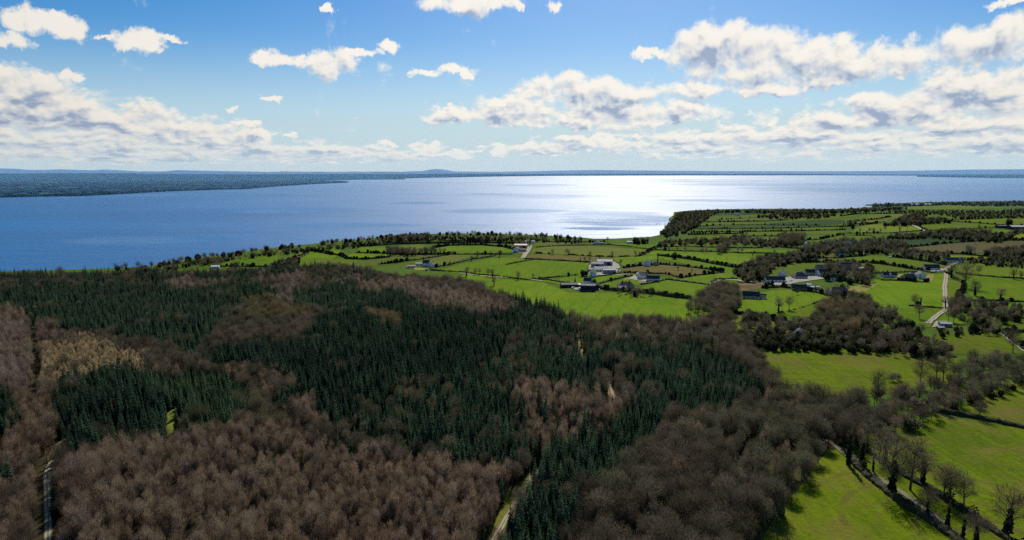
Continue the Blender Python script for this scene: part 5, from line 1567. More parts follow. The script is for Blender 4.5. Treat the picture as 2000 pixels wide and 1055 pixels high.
I_ = 'ivy_tree'
ONE = [
 (1656, 908, 72, 'ivy-wrapped slim tree where the two lane hedges meet the wood', I_, 0), (1681, 912, 58, 'dark ivy column, second tree along the near lane hedge', I_, 1),
 (1705, 922, 34, 'short ivy stump-like tree in the strip between the lane hedges', I_, 0), (1716, 902, 66, 'slim bare tree at the head of the strip between the lane hedges', 'hedge_tree', 1),
 (1727, 905, 60, 'ivy-clad forked tree at the head of the far lane hedge', I_, 1),
 (1741, 962, 108, 'biggest bare tree on the near lane hedge, ivy up its double trunk', 'hedge_tree', 0), (1777, 957, 98, 'wide spreading bare tree in the strip between the lane hedges', 'hedge_tree', 1),
 (1797, 946, 62, 'slim tree behind the wide spreading one', 'hedge_tree', 3), (1802, 949, 52, 'ivy post of a tree on the far lane hedge', I_, 0),
 (1842, 976, 66, 'first of two slim bare trees side by side on the far lane hedge', 'hedge_tree', 3), (1855, 982, 66, 'second of two slim bare trees side by side on the far lane hedge', 'hedge_tree', 3),
 (1882, 994, 62, 'lone bare tree farther down the far lane hedge', 'hedge_tree', 1), (1966, 1046, 84, 'round-crowned bare tree at the lower end of the far lane hedge, casting a long shadow', 'hedge_tree', 2),
 (1811, 1010, 52, 'dark ivied tree in the middle of the near lane hedge', 'hedge_tree', 0), (1849, 1032, 48, 'small crooked ivied tree near the bottom of the strip', I_, 1),
 (1879, 1056, 48, 'crooked ivy tree at the bottom of the near lane hedge', I_, 0), (1906, 1062, 56, 'bushy tree lowest on the near lane hedge', 'hedge_tree', 2),
 (1912, 817, 32, 'single small bare tree in the low clipped hedge', 'hedge_tree', 1),
 (1715, 772, 48, 'bare crown standing clear of the belt over the enclosed field', 'hedge_tree', 3), (1797, 756, 52, 'wide bare crown on the near side of the enclosed field', 'hedge_tree', 1),
 (1828, 744, 46, 'bare tree beside the wide crown', 'hedge_tree', 3), (1842, 745, 44, 'slim tree at the corner of the enclosed field', 'hedge_tree', 3),
 (1520, 608, 28, 'ivied tree, first of two in the bright paddock', 'hedge_tree', 0), (1541, 605, 28, 'slim feathery tree, second of two in the bright paddock', 'hedge_tree', 3),
 (1627, 583, 18, 'round oak casting shadow on the paddock', 'hedge_tree', 2), (1786, 599, 24, 'slim bare tree at the near hedge of the wide field', 'hedge_tree', 3), (1797, 599, 20, 'dark ivied tree at the near hedge of the wide field', I_, 1),
 (1795, 622, 26, 'bare tree standing in the small paddock', 'hedge_tree', 1), (1846, 600, 20, 'dark tree right at the bend of the pale track', 'hedge_tree', 0),
 (1885, 562, 44, 'large lone spreading tree in the open fields', 'hedge_tree', 1), (1858, 543, 28, 'ivied tree leaning over the top of the pale track', 'hedge_tree', 0),
 (1904, 578, 28, 'dark bushy tree beyond the lone spreading tree', 'hedge_tree', 2), (1953, 587, 22, 'round tree in the field hedge beyond the thicket', 'hedge_tree', 2), (1911, 536, 16, 'small bare tree in the pale field', 'hedge_tree', 1),
 (1979, 545, 18, 'dark tree in the long low hedge', 'hedge_tree', 0), (1993, 545, 14, 'smaller dark tree at the end of the long low hedge', 'hedge_tree', 0),
 (1978, 690, 42, 'bare tree beside the far lane', 'hedge_tree', 1), (1961, 612, 14, 'small dark tree in the thin field', 'hedge_tree', 0), (1852, 628, 26, 'bare tree behind the pink-roofed sheds', 'hedge_tree', 1),
 (1862, 630, 22, 'smaller bare tree behind the pink-roofed sheds', 'hedge_tree', 3),
 (911, 540, 20, 'round tree, first along the lane by the broadest field', 'hedge_tree', 2), (928, 537, 14, 'small bare tree, second along the lane', 'hedge_tree', 1), (937, 537, 14, 'slim tree, third along the lane', 'hedge_tree', 3),
 (953, 540, 17, 'broad tree of the close pair by the lane', 'hedge_tree', 1), (962, 541, 17, 'dark tree of the close pair by the lane', 'hedge_tree', 2), (1012, 546, 17, 'ivied tree at the lane where the hedge stops', 'hedge_tree', 2),
 (1041, 544, 12, 'small slim tree at the hedge leading to the barns', 'hedge_tree', 3), (965, 558, 20, 'green-tinged tree at the edge of the wood', 'hedge_tree', 0),
 (933, 501, 12, 'round tree in front of the bright lakeside field', 'hedge_tree', 2), (976, 502, 14, 'dark round tree at the drive of the lakeside farm', 'hedge_tree', 0), (958, 497, 8, 'tiny tree in front of the bright lakeside field', 'hedge_tree', 3),
 (860, 497, 14, 'round bare tree of a pair by the lake hedge', 'hedge_tree', 2), (868, 497, 13, 'darker tree of a pair by the lake hedge', 'hedge_tree', 0), (884, 496, 8, 'small tree at the corner of the brownish field', 'hedge_tree', 3),
 (921, 510, 12, 'small tree on the dark slanting hedge', 'hedge_tree', 0), (879, 518, 9, 'tiny bush-like tree beside the brownish field', 'hedge_tree', 3),
 (1079, 498, 12, 'slim tree, first over the tan strip', 'hedge_tree', 1), (1106, 498, 13, 'forked tree over the tan strip', 'hedge_tree', 1), (1111, 498, 12, 'dark tree beside the forked one over the tan strip', 'hedge_tree', 2),
 (1152, 503, 14, 'tall slim tree behind the big farm', 'hedge_tree', 3), (1134, 512, 12, 'bare post-like tree by the tan strip', I_, 0), (1142, 512, 12, 'reddish bare tree by the tan strip', 'hedge_tree', 3),
 (1152, 512, 12, 'bare tree touching the big farmyard', 'hedge_tree', 1), (1171, 508, 8, 'small bare tree right behind the white-roofed shed', 'hedge_tree', 3), (1196, 502, 12, 'dark tree behind the big farm, alone on its hedge', 'hedge_tree', 2),
 (1241, 501, 13, 'slim bare tree at the slanting thick hedge', 'hedge_tree', 1), (1249, 500, 10, 'smaller tree at the slanting thick hedge', 'hedge_tree', 3), (1212, 518, 13, 'bare tree by the manure heap of the big farm', 'hedge_tree', 1),
 (1284, 517, 20, 'dark ivied tree towering beside the white gabled house', I_, 1), (1324, 528, 9, 'lone tree inside the tan field', 'hedge_tree', 2), (1351, 532, 7, 'tiny tree in the hedge of the tan field', 'hedge_tree', 0),
 (1317, 506, 12, 'dense dark round tree in the sweeping hedge', 'evergreen', 0), (1306, 490, 9, 'slim tree, first along the long bright field', 'hedge_tree', 3), (1323, 491, 9, 'slim tree, second along the long bright field', 'hedge_tree', 3),
 (1338, 492, 11, 'forked tree, third along the long bright field', 'hedge_tree', 1), (1372, 493, 11, 'tree, fourth along the long bright field', 'hedge_tree', 3), (1380, 493, 10, 'tree, fifth along the long bright field', 'hedge_tree', 3),
 (1441, 494, 12, 'slim tall tree beyond the little copse', 'hedge_tree', 3), (1449, 495, 12, 'second slim tall tree beyond the little copse', 'hedge_tree', 3), (1512, 496, 9, 'round tree at the end of the long bright field', 'hedge_tree', 0),
 (1470, 500, 9, 'dark tree at the edge of the big green field', 'hedge_tree', 0), (1186, 473, 11, 'bare lakeside tree behind the white gabled cottage', 'hedge_tree', 1),
 (1679, 455, 9, 'round tree at the start of the row by the yellow-green field', 'hedge_tree', 2), (1698, 455, 10, 'bare tree, second in the row by the yellow-green field', 'hedge_tree', 1), (1706, 455, 10, 'bare tree, third in the row', 'hedge_tree', 3),
 (1719, 455, 9, 'ivied tree, fourth in the row', 'hedge_tree', 0), (1728, 451, 9, 'bare tree standing behind the row', 'hedge_tree', 1), (1757, 451, 9, 'round tree inside the yellow-green field', 'hedge_tree', 2),
 (1771, 450, 7, 'small dark tree inside the yellow-green field', I_, 0), (1665, 447, 9, 'dark tree at the corner of the yellow-green field', 'evergreen', 1), (1912, 449, 9, 'tree at the hedge of the far green field', 'hedge_tree', 2),
 (1970, 441, 11, 'dark tree beside the far farm sheds', 'evergreen', 1), (1896, 497, 18, 'pale greenish flowering tree before the brown-green field', 'catkin_tree', 0), (1632, 488, 16, 'pale flowering round tree by the cream building', 'catkin_tree', 1),
 (1694, 488, 14, 'pink-grey pale tree in the mixed wood', 'catkin_tree', 0), (1490, 522, 16, 'pale bare tree in the belt near the hamlet', 'catkin_tree', 1), (1740, 745, 18, 'small white-blossoming tree at the corner of the enclosed field', 'catkin_tree', 0),
 (1755, 744, 14, 'second small blossoming tree at the enclosed field', 'catkin_tree', 1),
 (1138, 540, 13, 'larger of two dark firs beside the farmhouse', 'evergreen', 1), (1145, 540, 10, 'smaller of two dark firs beside the farmhouse', 'evergreen', 2), (1123, 556, 18, 'dark conical fir behind the low barn', 'spruce', 1),
 (1160, 557, 11, 'dark fir behind the dark barns', 'evergreen', 0), (1478, 545, 17, 'dark dense round tree at the first hamlet house', 'evergreen', 0), (1694, 531, 13, 'dark pointed evergreen among the hamlet trees', 'evergreen', 2),
 (535, 941, 34, 'fresh yellow-green tree beside the mossy glade', 'fresh_tree', 0), (587, 905, 26, 'small yellow-green tree at the top of the glade', 'fresh_tree', 1), (160, 1002, 26, 'faint yellow-green tree by the straight track', 'fresh_tree', 1),
 (195, 1002, 24, 'bright yellow-green small tree in the young wood', 'fresh_tree', 0), (686, 1034, 16, 'tiny yellow-green tree low in the young wood', 'fresh_tree', 1), (1330, 950, 32, 'yellow-green tree deep in the grey wood', 'fresh_tree', 0),
 (637, 930, 28, 'single dark fir in the young wood', 'spruce', 2), (1058, 812, 34, 'lone dark spruce in the pinkish clearing', 'spruce', 0), (1080, 812, 34, 'second lone dark spruce in the pinkish clearing', 'spruce', 3),
 (1072, 814, 26, 'smallest lone dark spruce in the pinkish clearing', 'spruce', 1), (25, 1000, 30, 'dark holly bush beside the straight track', 'evergreen', 0), (120, 1012, 30, 'dark evergreen beside the straight track', 'evergreen', 1),
]
for px, py, hp, lb, kd, pk in ONE:
    ht(px, py, hp, lb, kd, pk)

# ------------------------------------------------------------------ houses, barns and sheds
def box(V, Fc, x0, x1, y0, y1, z0, z1):
    b_ = len(V)
    V += [(x0, y0, z0), (x1, y0, z0), (x1, y1, z0), (x0, y1, z0), (x0, y0, z1), (x1, y0, z1), (x1, y1, z1), (x0, y1, z1)]
    Fc += [(b_, b_ + 3, b_ + 2, b_ + 1), (b_ + 4, b_ + 5, b_ + 6, b_ + 7), (b_, b_ + 1, b_ + 5, b_ + 4), (b_ + 1, b_ + 2, b_ + 6, b_ + 5), (b_ + 2, b_ + 3, b_ + 7, b_ + 6), (b_ + 3, b_, b_ + 4, b_ + 7)]


def boxmesh(name, mat, *bb):
    V, Fc = [], []
    for q_ in bb: box(V, Fc, *q_)
    return mesh_np(name, V, Fc, [mat])


WINM = {}


def window_mesh(wd, hg):
    k = (wd, hg)
    if k not in WINM:
        WINM[k] = (boxmesh('window_frame', M['white'], (-wd / 2 - .08, -wd / 2, -.06, .03, 0, hg), (wd / 2, wd / 2 + .08, -.06, .03, 0, hg), (-wd / 2 - .08, wd / 2 + .08, -.08, .03, -.1, 0), (-wd / 2 - .08, wd / 2 + .08, -.06, .03, hg, hg + .08), (-.03, .03, -.05, .03, 0, hg)),
                   boxmesh('window_pane', M['glass'], (-wd / 2, wd / 2, -.03, .02, 0, hg)))
    return WINM[k]


def building(px, py, L, W, H, rot, wall, roof, label, cat='house', name='house', pitch=38, chim=1, wins=4, floors=1, hip=0.0, door=True, big_door=False, overhang=.35, strips=False, dormer=0, barge=False):
    g_ = G(px, py)
    # the given point is the foot of the wall nearest to us; the building extends away from it
    ry = R(rot)
    dep = abs(math.sin(ry)) * L / 2 + abs(math.cos(ry)) * W / 2
    u = Vector((g_.x, g_.y)).normalized() * dep * .9
    cx, cy = g_.x + u.x, g_.y + u.y
    t = empty(name, (cx, cy, float(relief(cx, cy))), ry, 1.0, label=label, category=cat)
    rh = math.tan(R(pitch)) * W / 2
    l2, w2 = L / 2, W / 2
    hp_ = hip * W / 2
    # walls with gables, on a plinth
    V = [(-l2, -w2, -.8), (l2, -w2, -.8), (l2, w2, -.8), (-l2, w2, -.8), (-l2, -w2, H), (l2, -w2, H), (l2, w2, H), (-l2, w2, H)]
    Fc = [(0, 1, 5, 4), (2, 3, 7, 6)]
    if hip == 0:
        V += [(-l2, 0, H + rh - .04), (l2, 0, H + rh - .04)]
        Fc += [(1, 2, 6, 9, 5), (3, 0, 4, 8, 7)]
    else:
        Fc += [(1, 2, 6, 5), (3, 0, 4, 7)]
    link('wall', mesh_np('wall', V, Fc, [M[wall]]), t)
    # roof: slabs with thickness and overhang
    o_ = overhang; th = .18
    k = rh / w2
    V, Fc = [], []
    ge = l2 + (o_ * .6 if hip == 0 else o_)
    for zoff in (th, 0.0):
        V += [(-ge, -w2 - o_, H - o_ * k + zoff), (ge, -w2 - o_, H - o_ * k + zoff), (ge, w2 + o_, H - o_ * k + zoff), (-ge, w2 + o_, H - o_ * k + zoff),
              (-ge + hp_ * 1.0, 0, H + rh + zoff), (ge - hp_ * 1.0, 0, H + rh + zoff)]
    Fc += [(0, 1, 5, 4), (2, 3, 4, 5), (6, 10, 11, 7), (8, 11, 10, 9)]
    if hip: Fc += [(1, 2, 5), (3, 0, 4), (7, 11, 8), (9, 10, 6)]
    for a, b_ in ((0, 1), (2, 3)) + (((1, 2), (3, 0)) if hip else ((1, 5), (5, 2), (3, 4), (4, 0))):
        Fc.append((a, a + 6, b_ + 6, b_))
    rf = link('roof', mesh_np('roof', V, Fc, [M[roof]]), t)
    if hip == 0:
        link('ridge_cap', boxmesh('ridge_cap', M['slate'] if roof.startswith('slate') else M[roof], (-ge, ge, -.16, .16, H + rh + th - .08, H + rh + th + .06)), rf)
    if strips:   # rooflight sheets on a barn roof
        for sgn, y_ in ((-1, .35), (-1, .75)):
            zA = H + rh - (y_ + .12) * w2 * k + th + .05; zB = H + rh - (y_ - .08) * w2 * k + th + .05
            V = [(-l2 * .95, sgn * (y_ + .12) * w2, zA), (l2 * .95, sgn * (y_ + .12) * w2, zA), (l2 * .95, sgn * (y_ - .08) * w2, zB), (-l2 * .95, sgn * (y_ - .08) * w2, zB)]
            link('roof_sheet', mesh_np('roof_sheet', V, [(0, 1, 2, 3)], [M['tin']]), rf)
    if barge:
        for sx_ in (-1, 1):
            V, Fc = [], []
            for sy_ in (-1, 1):
                b_ = len(V)
                y1_, z1_ = sy_ * (w2 + o_), H - o_ * k
                V += [(sx_ * (ge + .02), y1_, z1_ - .15), (sx_ * (ge + .02), y1_, z1_ + .22), (sx_ * (ge + .02), 0, H + rh + .22), (sx_ * (ge + .02), 0, H + rh - .15)]
                V += [(sx_ * (ge + .1), v_[1], v_[2]) for v_ in V[b_:b_ + 4]]
                Fc += [(b_, b_ + 1, b_ + 2, b_ + 3), (b_ + 4, b_ + 7, b_ + 6, b_ + 5), (b_ + 1, b_ + 5, b_ + 6, b_ + 2), (b_, b_ + 3, b_ + 7, b_ + 4)]
            link('bargeboard', mesh_np('bargeboard', V, Fc, [M['white']]), rf)
    for c_ in range(chim):
        xx = (-1) ** c_ * (l2 - .9 - (hp_ if hip else 0))
        ch = link('chimney', boxmesh('chimney', M['brick' if c_ % 2 else 'stone'], (xx - .55, xx + .55, -.4, .4, H + rh - .7, H + rh + 1.25)), rf)
        link('chimney_pot', boxmesh('chimney_pot', M['brick'], (xx - .42, xx - .12, -.15, .15, H + rh + 1.25, H + rh + 1.65), (xx + .12, xx + .42, -.15, .15, H + rh + 1.25, H + rh + 1.65)), ch)
    fr, pn = window_mesh(1.5 if floors == 1 else 1.2, 1.2)

    def put_win(x_, y_, z_, rz):
        f_ = link('window', fr, t); f_.location = (x_, y_, z_); f_.rotation_euler = (0, 0, rz)
        link('pane', pn, f_)
    for fl in range(floors):
        z_ = .95 + fl * 2.6
        for i in range(wins):
            x_ = -l2 + L * (i + .5) / wins
            if door and fl == 0 and i == wins // 2: continue
            put_win(x_, -w2, z_, 0); put_win(x_, w2, z_, PI)
        if hip == 0 and not big_door:
            put_win(l2, -w2 * .45, z_, PI / 2); put_win(-l2, w2 * .45, z_, -PI / 2)
    if door:
        x_ = -l2 + L * (wins // 2 + .5) / max(1, wins)
        d_ = link('door', boxmesh('door', M['door'], (x_ - .5, x_ + .5, -w2 - .05, -w2 + .02, -.1, 2.05)), t)
        link('handle', boxmesh('handle', M['tin'], (x_ + .32, x_ + .42, -w2 - .09, -w2 - .05, .95, 1.08)), d_)
    if big_door:
        for i in range(max(1, int(L / 8))):
            x_ = -l2 + L * (i + .5) / max(1, int(L / 8))
            link('door', boxmesh('door', M['black'], (x_ - 2, x_ + 2, -w2 - .06, -w2 + .02, -.1, H * .8)), t)
        link('door', boxmesh('door', M['black'], (-l2 - .06, -l2 + .02, -1.8, 1.8, -.1, H * .8)), t)
    for i in range(dormer):
        x_ = -l2 + L * (i + .5) / dormer
        V = [(x_ - 1.3, -w2 - .05, H - .1), (x_ + 1.3, -w2 - .05, H - .1), (x_ + 1.3, -w2 - .05, H + .9), (x_, -w2 - .05, H + 2.3), (x_ - 1.3, -w2 - .05, H + .9), (x_ - 1.3, -w2 * .2, H + .9), (x_ + 1.3, -w2 * .2, H + .9)]
        dm = link('dormer', mesh_np('dormer', V, [(0, 1, 2, 3, 4), (1, 6, 2), (0, 4, 5)], [M[wall]]), t)
        V = [(x_ - 1.55, -w2 - .3, H + .75), (x_, -w2 - .3, H + 2.45), (x_, 0, H + 2.45), (x_ - 1.55, 0, H + .75), (x_ + 1.55, -w2 - .3, H + .75), (x_ + 1.55, 0, H + .75)]
        link('dormer_roof', mesh_np('dormer_roof', V, [(0, 1, 2, 3), (1, 4, 5, 2)], [M[roof]]), dm)
    return t


B = building
# big farm
B(1180.5, 519, 19, 15, 5.2, -4, 'greywall', 'tin', 'big white-roofed farm shed, uppermost in the big farmyard', 'barn', 'barn', 14, 0, 0, door=False, big_door=True)
B(1167, 523, 15, 13, 4.6, -12, 'greywall', 'greywall', 'grey farm shed joined to the white-roofed one', 'barn', 'barn', 14, 0, 0, door=False, big_door=True)
B(1190, 535, 15, 9, 4.4, -3, 'greywall', 'tin', 'grey-fronted shed with a white roof, nearest in the big farmyard', 'barn', 'barn', 14, 0, 3, door=True)
B(1173, 529, 15, 6, 3.4, -16, 'stone', 'tin', 'long low white-roofed shed across the middle of the big farmyard', 'shed', 'shed', 16, 0, 2)
B(1155.5, 531, 9, 6, 3.0, 10, 'stone', 'slate_brown', 'low brown outbuilding at the side of the big farmyard', 'shed', 'shed', 26, 0, 1)
B(1158, 541, 9, 7.5, 5.0, 84, 'white', 'slate', 'farmhouse with its white-edged gable towards us, below the big farmyard', floors=2, wins=2, barge=True)
B(1168, 531.5, 9, 6, 3.2, 4, 'white', 'tin', 'small white-roofed outbuilding joined to the farmhouse', 'shed', 'shed', 20, 0, 2)
# dark barns
B(1149, 569, 15, 12, 5.4, -8, 'tin_dark', 'tin_dark', 'tall dark barn with pale rooflight strips', 'barn', 'barn', 13, 0, 0, door=False, big_door=True, strips=True)
B(1162, 566, 8, 12, 4.8, -8, 'tin_dark', 'tin_dark', 'lower dark lean-to at the end of the tall dark barn', 'barn', 'barn', 12, 0, 0, door=False)
B(1111, 562, 17, 8, 3.0, 6, 'tin_dark', 'slate', 'long low dark shed beside the dark barns', 'barn', 'barn', 20, 0, 0, door=False, big_door=True)
B(1148, 557, 8, 7, 4.4, -20, 'white', 'slate', 'small slate-roofed house tucked behind the dark barns', floors=1, wins=2)
B(1134, 561, 6, 5, 2.6, 12, 'brick', 'tin_red', 'little red-brown shed between the dark barns and the low shed', 'shed', 'shed', 20, 0, 1)
B(1137, 567, 7, 5, 2.2, 4, 'white', 'tin', 'low pale flat shed at the foot of the dark barn', 'shed', 'shed', 6, 0, 0, door=False)
# brown-roofed house and long white house
B(1222, 565, 16, 9, 3.4, 4, 'cream', 'slate_brown', 'wide house with a brown hipped roof behind bare trees', wins=4, hip=.8, chim=2)
B(1214, 567, 8, 6, 2.6, 2, 'white', 'slate_brown', 'garage with a pale front beside the brown-roofed house', 'garage', 'garage', 28, 0, 1, door=False, big_door=True)
B(1275, 551, 14, 7, 3.6, -10, 'white', 'slate', 'long white house with a grey slate roof and a row of windows', wins=5, chim=2)
B(1256, 546, 11, 7, 4.2, 30, 'white', 'slate_brown', 'white house with a brownish roof behind the long white house', wins=3, chim=1)
B(1249, 540.5, 7, 5, 3.4, 0, 'white', 'tin', 'small pale shed by the bend of the drive', 'shed', 'shed', 18, 0, 1)
B(1264, 520, 12, 8, 4.8, 80, 'white', 'slate', 'white gabled house with a black roof between hedges', floors=2, wins=3, barge=True)
B(1279, 519, 8, 6, 3.2, 84, 'greywall', 'slate', 'grey gabled annex next to the white gabled house', wins=2, chim=0)
# pair of white houses
B(833, 521, 8.5, 7, 5.0, -8, 'white', 'slate', 'taller white slate-roofed house of the pair at the wood edge', floors=2, wins=3, chim=2)
B(845, 523, 7.5, 6, 3.8, 70, 'white', 'slate', 'gabled wing of the pair of white houses', wins=2)
B(820, 519, 10, 5, 2.8, 3, 'white', 'tin', 'low white outbuilding next to the pair of white houses', 'shed', 'shed', 14, 0, 2)
B(803, 524, 10.5, 5, 2.6, 12, 'white', 'tin_red', 'small shed with a reddish roof nearest to the wood', 'shed', 'shed', 20, 0, 2)
B(833.5, 529, 3, 2.5, 2.2, 0, 'white', 'tin', 'tiny white hut beside the pair of white houses', 'hut', 'hut', 20, 0, 0)
# lakeside farm
B(1017, 485, 20, 11, 4.6, -4, 'stone', 'tin_red', 'long barn with a rusty pink roof at the lakeside farm', 'barn', 'barn', 15, 0, 0, door=False, big_door=True)
B(1009, 493, 11, 8, 4.6, 70, 'white', 'slate', 'white gabled house of the lakeside farm', floors=2, wins=3)
B(1020, 492.5, 12, 7, 3.0, -6, 'stone', 'slate', 'dark outbuilding beside the lakeside farmhouse', 'shed', 'shed', 25, 0, 1)
B(1035, 475, 16, 7, 3.0, 0, 'white', 'tin', 'pale low shed beyond the lakeside farm', 'shed', 'shed', 14, 0, 0)
B(421, 525, 9, 6, 2.6, 14, 'white', 'white', 'bright white roof showing over the dark conifers by the lake', 'shed', 'shed', 22, 0, 1)
B(1165, 478, 12, 8, 3.6, 75, 'white', 'slate', 'white gabled cottage by the lake', wins=2)
B(1173, 478, 10, 6, 2.6, 2, 'greywall', 'slate', 'low dark wing beside the lakeside cottage', 'shed', 'shed', 24, 0, 1)
B(1230, 476, 10, 6, 3.2, 2, 'white', 'white', 'white long shed by the lake', 'shed', 'shed', 14, 0, 1)
B(1259, 476, 6, 4, 2.4, 0, 'white', 'white', 'small white hut by the lake', 'hut', 'hut', 14, 0, 0)
# hamlet
B(1513, 552, 20, 8, 3.0, -4, 'white', 'slate', 'long slate-roofed bungalow nearest to the lane', wins=5, chim=1)
B(1527, 541, 9, 8, 4.4, 60, 'white', 'slate_brown', 'two-storey house with a pale gable behind the long bungalow', floors=2, wins=2)
B(1561, 545, 14, 10, 3.0, 3, 'cream', 'slate', 'dark hip-roofed bungalow in the sandy yard', wins=4, hip=.8)
B(1581, 538, 10, 8, 3.4, -6, 'cream', 'slate', 'smaller dark-roofed bungalow behind the hip-roofed one', wins=3, chim=1)
B(1606, 540, 12, 8, 4.6, 8, 'white', 'slate', 'white-fronted house at the edge of the hamlet trees', floors=2, wins=3)
B(1612, 530, 22, 8, 4.6, 0, 'stone', 'slate', 'long dark stone range behind the hamlet', 'barn', 'barn', 34, 1, 4)
B(1650, 529, 20, 9, 6.0, 0, 'stone', 'slate', 'big old house with tall chimneys, half hidden by the hamlet trees', 'house', 'house', 36, 2, 5, 2)
B(1680, 530, 10, 7, 3.6, -3, 'brick', 'tin', 'shed with a white roof beside the big old house', 'shed', 'shed', 16, 0, 0, door=False, big_door=True)
B(1628, 549, 14, 8, 3.8, -14, 'white', 'slate', 'slate-roofed house with white walls below the hamlet trees', wins=4)
B(1560, 569, 14, 8, 3.0, -12, 'greywall', 'slate', 'grey-roofed house behind the paddock hedge', wins=4)
B(1588, 566, 12, 6, 2.6, 6, 'white', 'tin', 'white sheds with bright roofs behind the paddock hedge', 'shed', 'shed', 10, 0, 2)
B(1578, 561, 6, 5, 2.8, -10, 'white', 'tin', 'small bright-roofed shed beyond the white sheds', 'shed', 'shed', 16, 0, 1)
B(1637, 576, 17, 9, 3.2, -3, 'cream', 'slate_brown', 'wide grey-brown roofed house behind garden trees', wins=5, hip=.6)
B(1466, 585, 15, 9, 3.0, -18, 'cream', 'slate', 'blue-slate house at the wood edge by the paddock', wins=4, chim=1)
B(1487, 585, 8, 6, 2.6, -24, 'white', 'slate', 'small slate-roofed annex with a white gable at the paddock', 'garage', 'garage', 34, 0, 1)
B(1736, 542, 15, 7, 2.9, -4, 'white', 'slate', 'white dormer house with a dark roof on the hamlet road', wins=4, dormer=1, chim=2)
B(1774, 547, 14, 8, 3.0, 6, 'greywall', 'slate', 'grey low house between the dormer house and the white gable', wins=4, hip=.5)
B(1797, 545, 11, 8, 4.6, 74, 'white', 'slate', 'white two-storey house with its gable towards us, beside a pale lawn', floors=2, wins=3, barge=True)
B(1788, 539, 13, 6, 3.0, 0, 'white', 'slate', 'dark-roofed range behind the white two-storey house', 'shed', 'shed', 34, 0, 3)
B(1818, 528, 17, 9, 2.9, -4, 'white', 'slate', 'white bungalow with a dark roof beside the pale drive', wins=5, chim=1)
B(1862, 513, 21, 8, 3.0, -6, 'white', 'slate_brown', 'long pale bungalow where the drive ends', wins=6, chim=2)
B(1874, 513, 7, 6, 3.6, 60, 'greywall', 'slate', 'gabled end wing of the long pale bungalow', wins=1, chim=1)
B(1560, 662, 9, 7, 3.6, 64, 'white', 'slate', 'small house hidden among dark evergreens, white gable edges showing', wins=2, barge=True)
B(1845, 639, 8, 6, 2.5, -14, 'stone', 'tin', 'shed with a pale patched roof by the pale track', 'shed', 'shed', 18, 0, 1)
B(1836, 645, 4.5, 3.5, 2.0, -6, 'brick', 'tin', 'tiny shed below the patched-roof shed', 'shed', 'shed', 18, 0, 0)
# far farms
B(1788, 402.5, 34, 16, 5, 2, 'greywall', 'white', 'far white-roofed shed by the water, first of three', 'barn', 'barn', 16, 0, 0, door=False, big_door=True)
B(1812, 402, 26, 14, 5, 0, 'greywall', 'white', 'far white-roofed shed by the water, middle of three', 'barn', 'barn', 16, 0, 0, door=False, big_door=True)
B(1842, 400, 14, 9, 5, 0, 'white', 'slate', 'far white house by the water', wins=3)
B(1988, 449, 36, 22, 6, -4, 'tin_dark', 'tin', 'wide grey roof of the far farm shed', 'barn', 'barn', 13, 0, 0, door=False, big_door=True)
B(1955, 446, 20, 10, 5, 3, 'tin_dark', 'slate_brown', 'dark shed beside the wide grey one', 'barn', 'barn', 18, 0, 0, door=False, big_door=True)
B(1653, 483, 15, 9, 4.5, -3, 'cream', 'cream', 'cream building standing in the mixed wood', wins=4)
B(1576, 481, 7, 7, 4.4, 85, 'white', 'slate', 'white gable at the edge of the mixed wood', floors=1, wins=2)
B(1564, 424.5, 20, 10, 4, -6, 'greywall', 'tin_dark', 'low dark shed high on the headland', 'barn', 'barn', 20, 0, 0, door=False)
B(1440, 421, 10, 8, 4, 0, 'white', 'white', 'small white house high on the headland', wins=2)
B(1472, 417, 9, 7, 4, 20, 'cream', 'slate', 'pale house beside a headland copse', wins=2)
B(1620, 414.5, 14, 8, 4, 10, 'white', 'tin', 'pale building among the trees at the back of the headland', wins=2)
B(1640, 499.5, 12, 7, 3.0, -4, 'white', 'slate', 'low white house glimpsed in the mixed wood', wins=3)

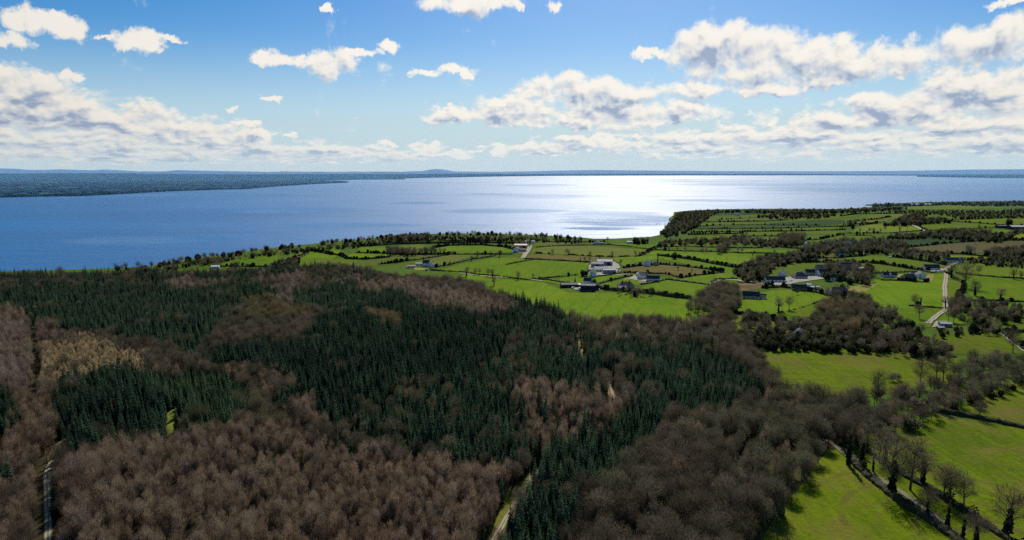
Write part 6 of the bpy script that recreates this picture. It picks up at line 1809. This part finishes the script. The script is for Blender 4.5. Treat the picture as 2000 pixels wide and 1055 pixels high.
# ------------------------------------------------------------------ vans and cars
def vehicle(px, py, rot, paint, label, van=False):
    g_ = G(px, py)
    t = empty('parked_van' if van else 'parked_car', g_, R(rot), 1.0, label=label, category='van' if van else 'car')
    L, W, H = (5.0, 2.0, 2.2) if van else (4.3, 1.8, 1.45)
    prof = ([(-.5, .35), (-.5, 1.9), (-.47, 2.15), (.22, 2.15), (.36, 1.3), (.5, 1.05), (.5, .35)] if van else
            [(-.5, .35), (-.5, .85), (-.42, .95), (-.3, 1.4), (.1, 1.43), (.26, .98), (.48, .82), (.5, .35)])
    V, Fc = [], []
    n = len(prof)
    for sy_ in (-1, 1):
        for a, z_ in prof:
            V.append((a * L, sy_ * W / 2 * (.86 if z_ > 1.2 else 1), z_))
    Fc.append(tuple(range(n))); Fc.append(tuple(range(2 * n - 1, n - 1, -1)))
    for i in range(n):
        j = (i + 1) % n
        Fc.append((i, i + n, j + n, j))
    link('body', mesh_np('body', V, Fc, [M[paint]]), t)
    yy = W / 2 * .93 + .02
    zc = 1.45 if van else 1.12
    link('side_window', boxmesh('side_window', M['glass'], (-.1 * L if van else -.28 * L, .2 * L if van else .14 * L, -yy, -yy + .03, zc - .13, zc + .22), (-.1 * L if van else -.28 * L, .2 * L if van else .14 * L, yy - .03, yy, zc - .13, zc + .22)), t)
    for sx_ in (-.3, .31):
        for sy_ in (-1, 1):
            V, Fc = [], []
            tube(V, Fc, [Vector((sx_ * L, sy_ * (W / 2 - .2), .33)), Vector((sx_ * L, sy_ * (W / 2 + .02), .33))], [.33, .33], 12)
            c_ = len(V); V.append((sx_ * L, sy_ * (W / 2 + .03), .33))
            for j in range(12): Fc.append((12 + j, 12 + (j + 1) % 12, c_))
            link('wheel', mesh_np('wheel', V, Fc, [M['black']]), t)
    for sy_ in (-1, 1):
        link('headlight', boxmesh('headlight', M['tin'], (.495 * L, .505 * L, sy_ * W * .36 - .15, sy_ * W * .36 + .15, .65, .8)), t)


vehicle(1686, 498, 5, 'white', 'white van parked at the edge of the mixed wood', True)
vehicle(1691, 498.5, -8, 'white', 'second white van, closer to the pale field', True)
vehicle(1739, 504, 4, 'white', 'white van alone in the pale green field', True)
vehicle(1212, 531, 40, 'white', 'white car at the mouth of the big farmyard')
vehicle(1206, 526, 10, 'tin', 'silver car in the big farmyard')
vehicle(1284, 549, -10, 'white', 'white car in front of the long white house')
vehicle(1120, 563, 20, 'white', 'white car at the dark barns')
vehicle(1545, 550, 10, 'tin', 'silver car in the sandy yard')
vehicle(1535, 552, -5, 'tin_dark', 'dark car in the sandy yard')
vehicle(1826, 530, 15, 'white', 'white car before the white bungalow')
vehicle(1872, 516, 60, 'tin_dark', 'dark car on the drive of the long bungalow')

# ------------------------------------------------------------------ dry stone wall in the wood, the reef, the farmyard clutter
def stone_wall(pp, label):
    path = wobble([G(a, b_).xy for a, b_ in pp], .3, 1.0)
    V, Fc = [], []
    for i in range(len(path) - 1):
        if random.random() < .22: continue
        a, b_ = path[i], path[i + 1]
        c = (a + b_) / 2; z = float(relief(c.x, c.y))
        s_ = random.uniform(.35, .5); k = len(V)
        hh_ = random.uniform(.7, 1.3)
        box(V, Fc, c.x - s_, c.x + s_, c.y - s_ * .8, c.y + s_ * .8, z - .2, z + hh_)
        for q_ in range(k, len(V)):
            V[q_] = (V[q_][0] + random.uniform(-.12, .12), V[q_][1] + random.uniform(-.12, .12), V[q_][2] + random.uniform(-.1, .1))
    link('stone_wall', mesh_np('stone_wall', V, Fc, [M['tin']]), label=label, category='wall')


stone_wall([(1240, 1045), (1262, 1028), (1290, 1012), (1312, 998), (1340, 985)], 'broken pale stone wall climbing through the bare wood')
stone_wall([(1408, 926), (1425, 915), (1442, 905)], 'short piece of pale stone wall deeper in the bare wood')

V, Fc = [], []
g0 = G(1297, 438, LAKE_Z)
for i in range(26):
    v_ = rvec()
    c = Vector((g0.x + random.uniform(-26, 26), g0.y + random.uniform(-7, 7), LAKE_Z))
    s_ = random.uniform(.8, 2.4)
    b_ = len(V)
    V += [(c.x - s_, c.y, c.z - .3), (c.x, c.y - s_, c.z - .3), (c.x + s_, c.y, c.z - .3), (c.x, c.y + s_, c.z - .3), (c.x + .2, c.y, c.z + s_ * .7)]
    Fc += [(b_, b_ + 1, b_ + 4), (b_ + 1, b_ + 2, b_ + 4), (b_ + 2, b_ + 3, b_ + 4), (b_ + 3, b_, b_ + 4)]
link('reef', mesh_np('reef', V, Fc, [M['stone']]), label='low dark reef of rocks in the water off the headland', category='rocks')
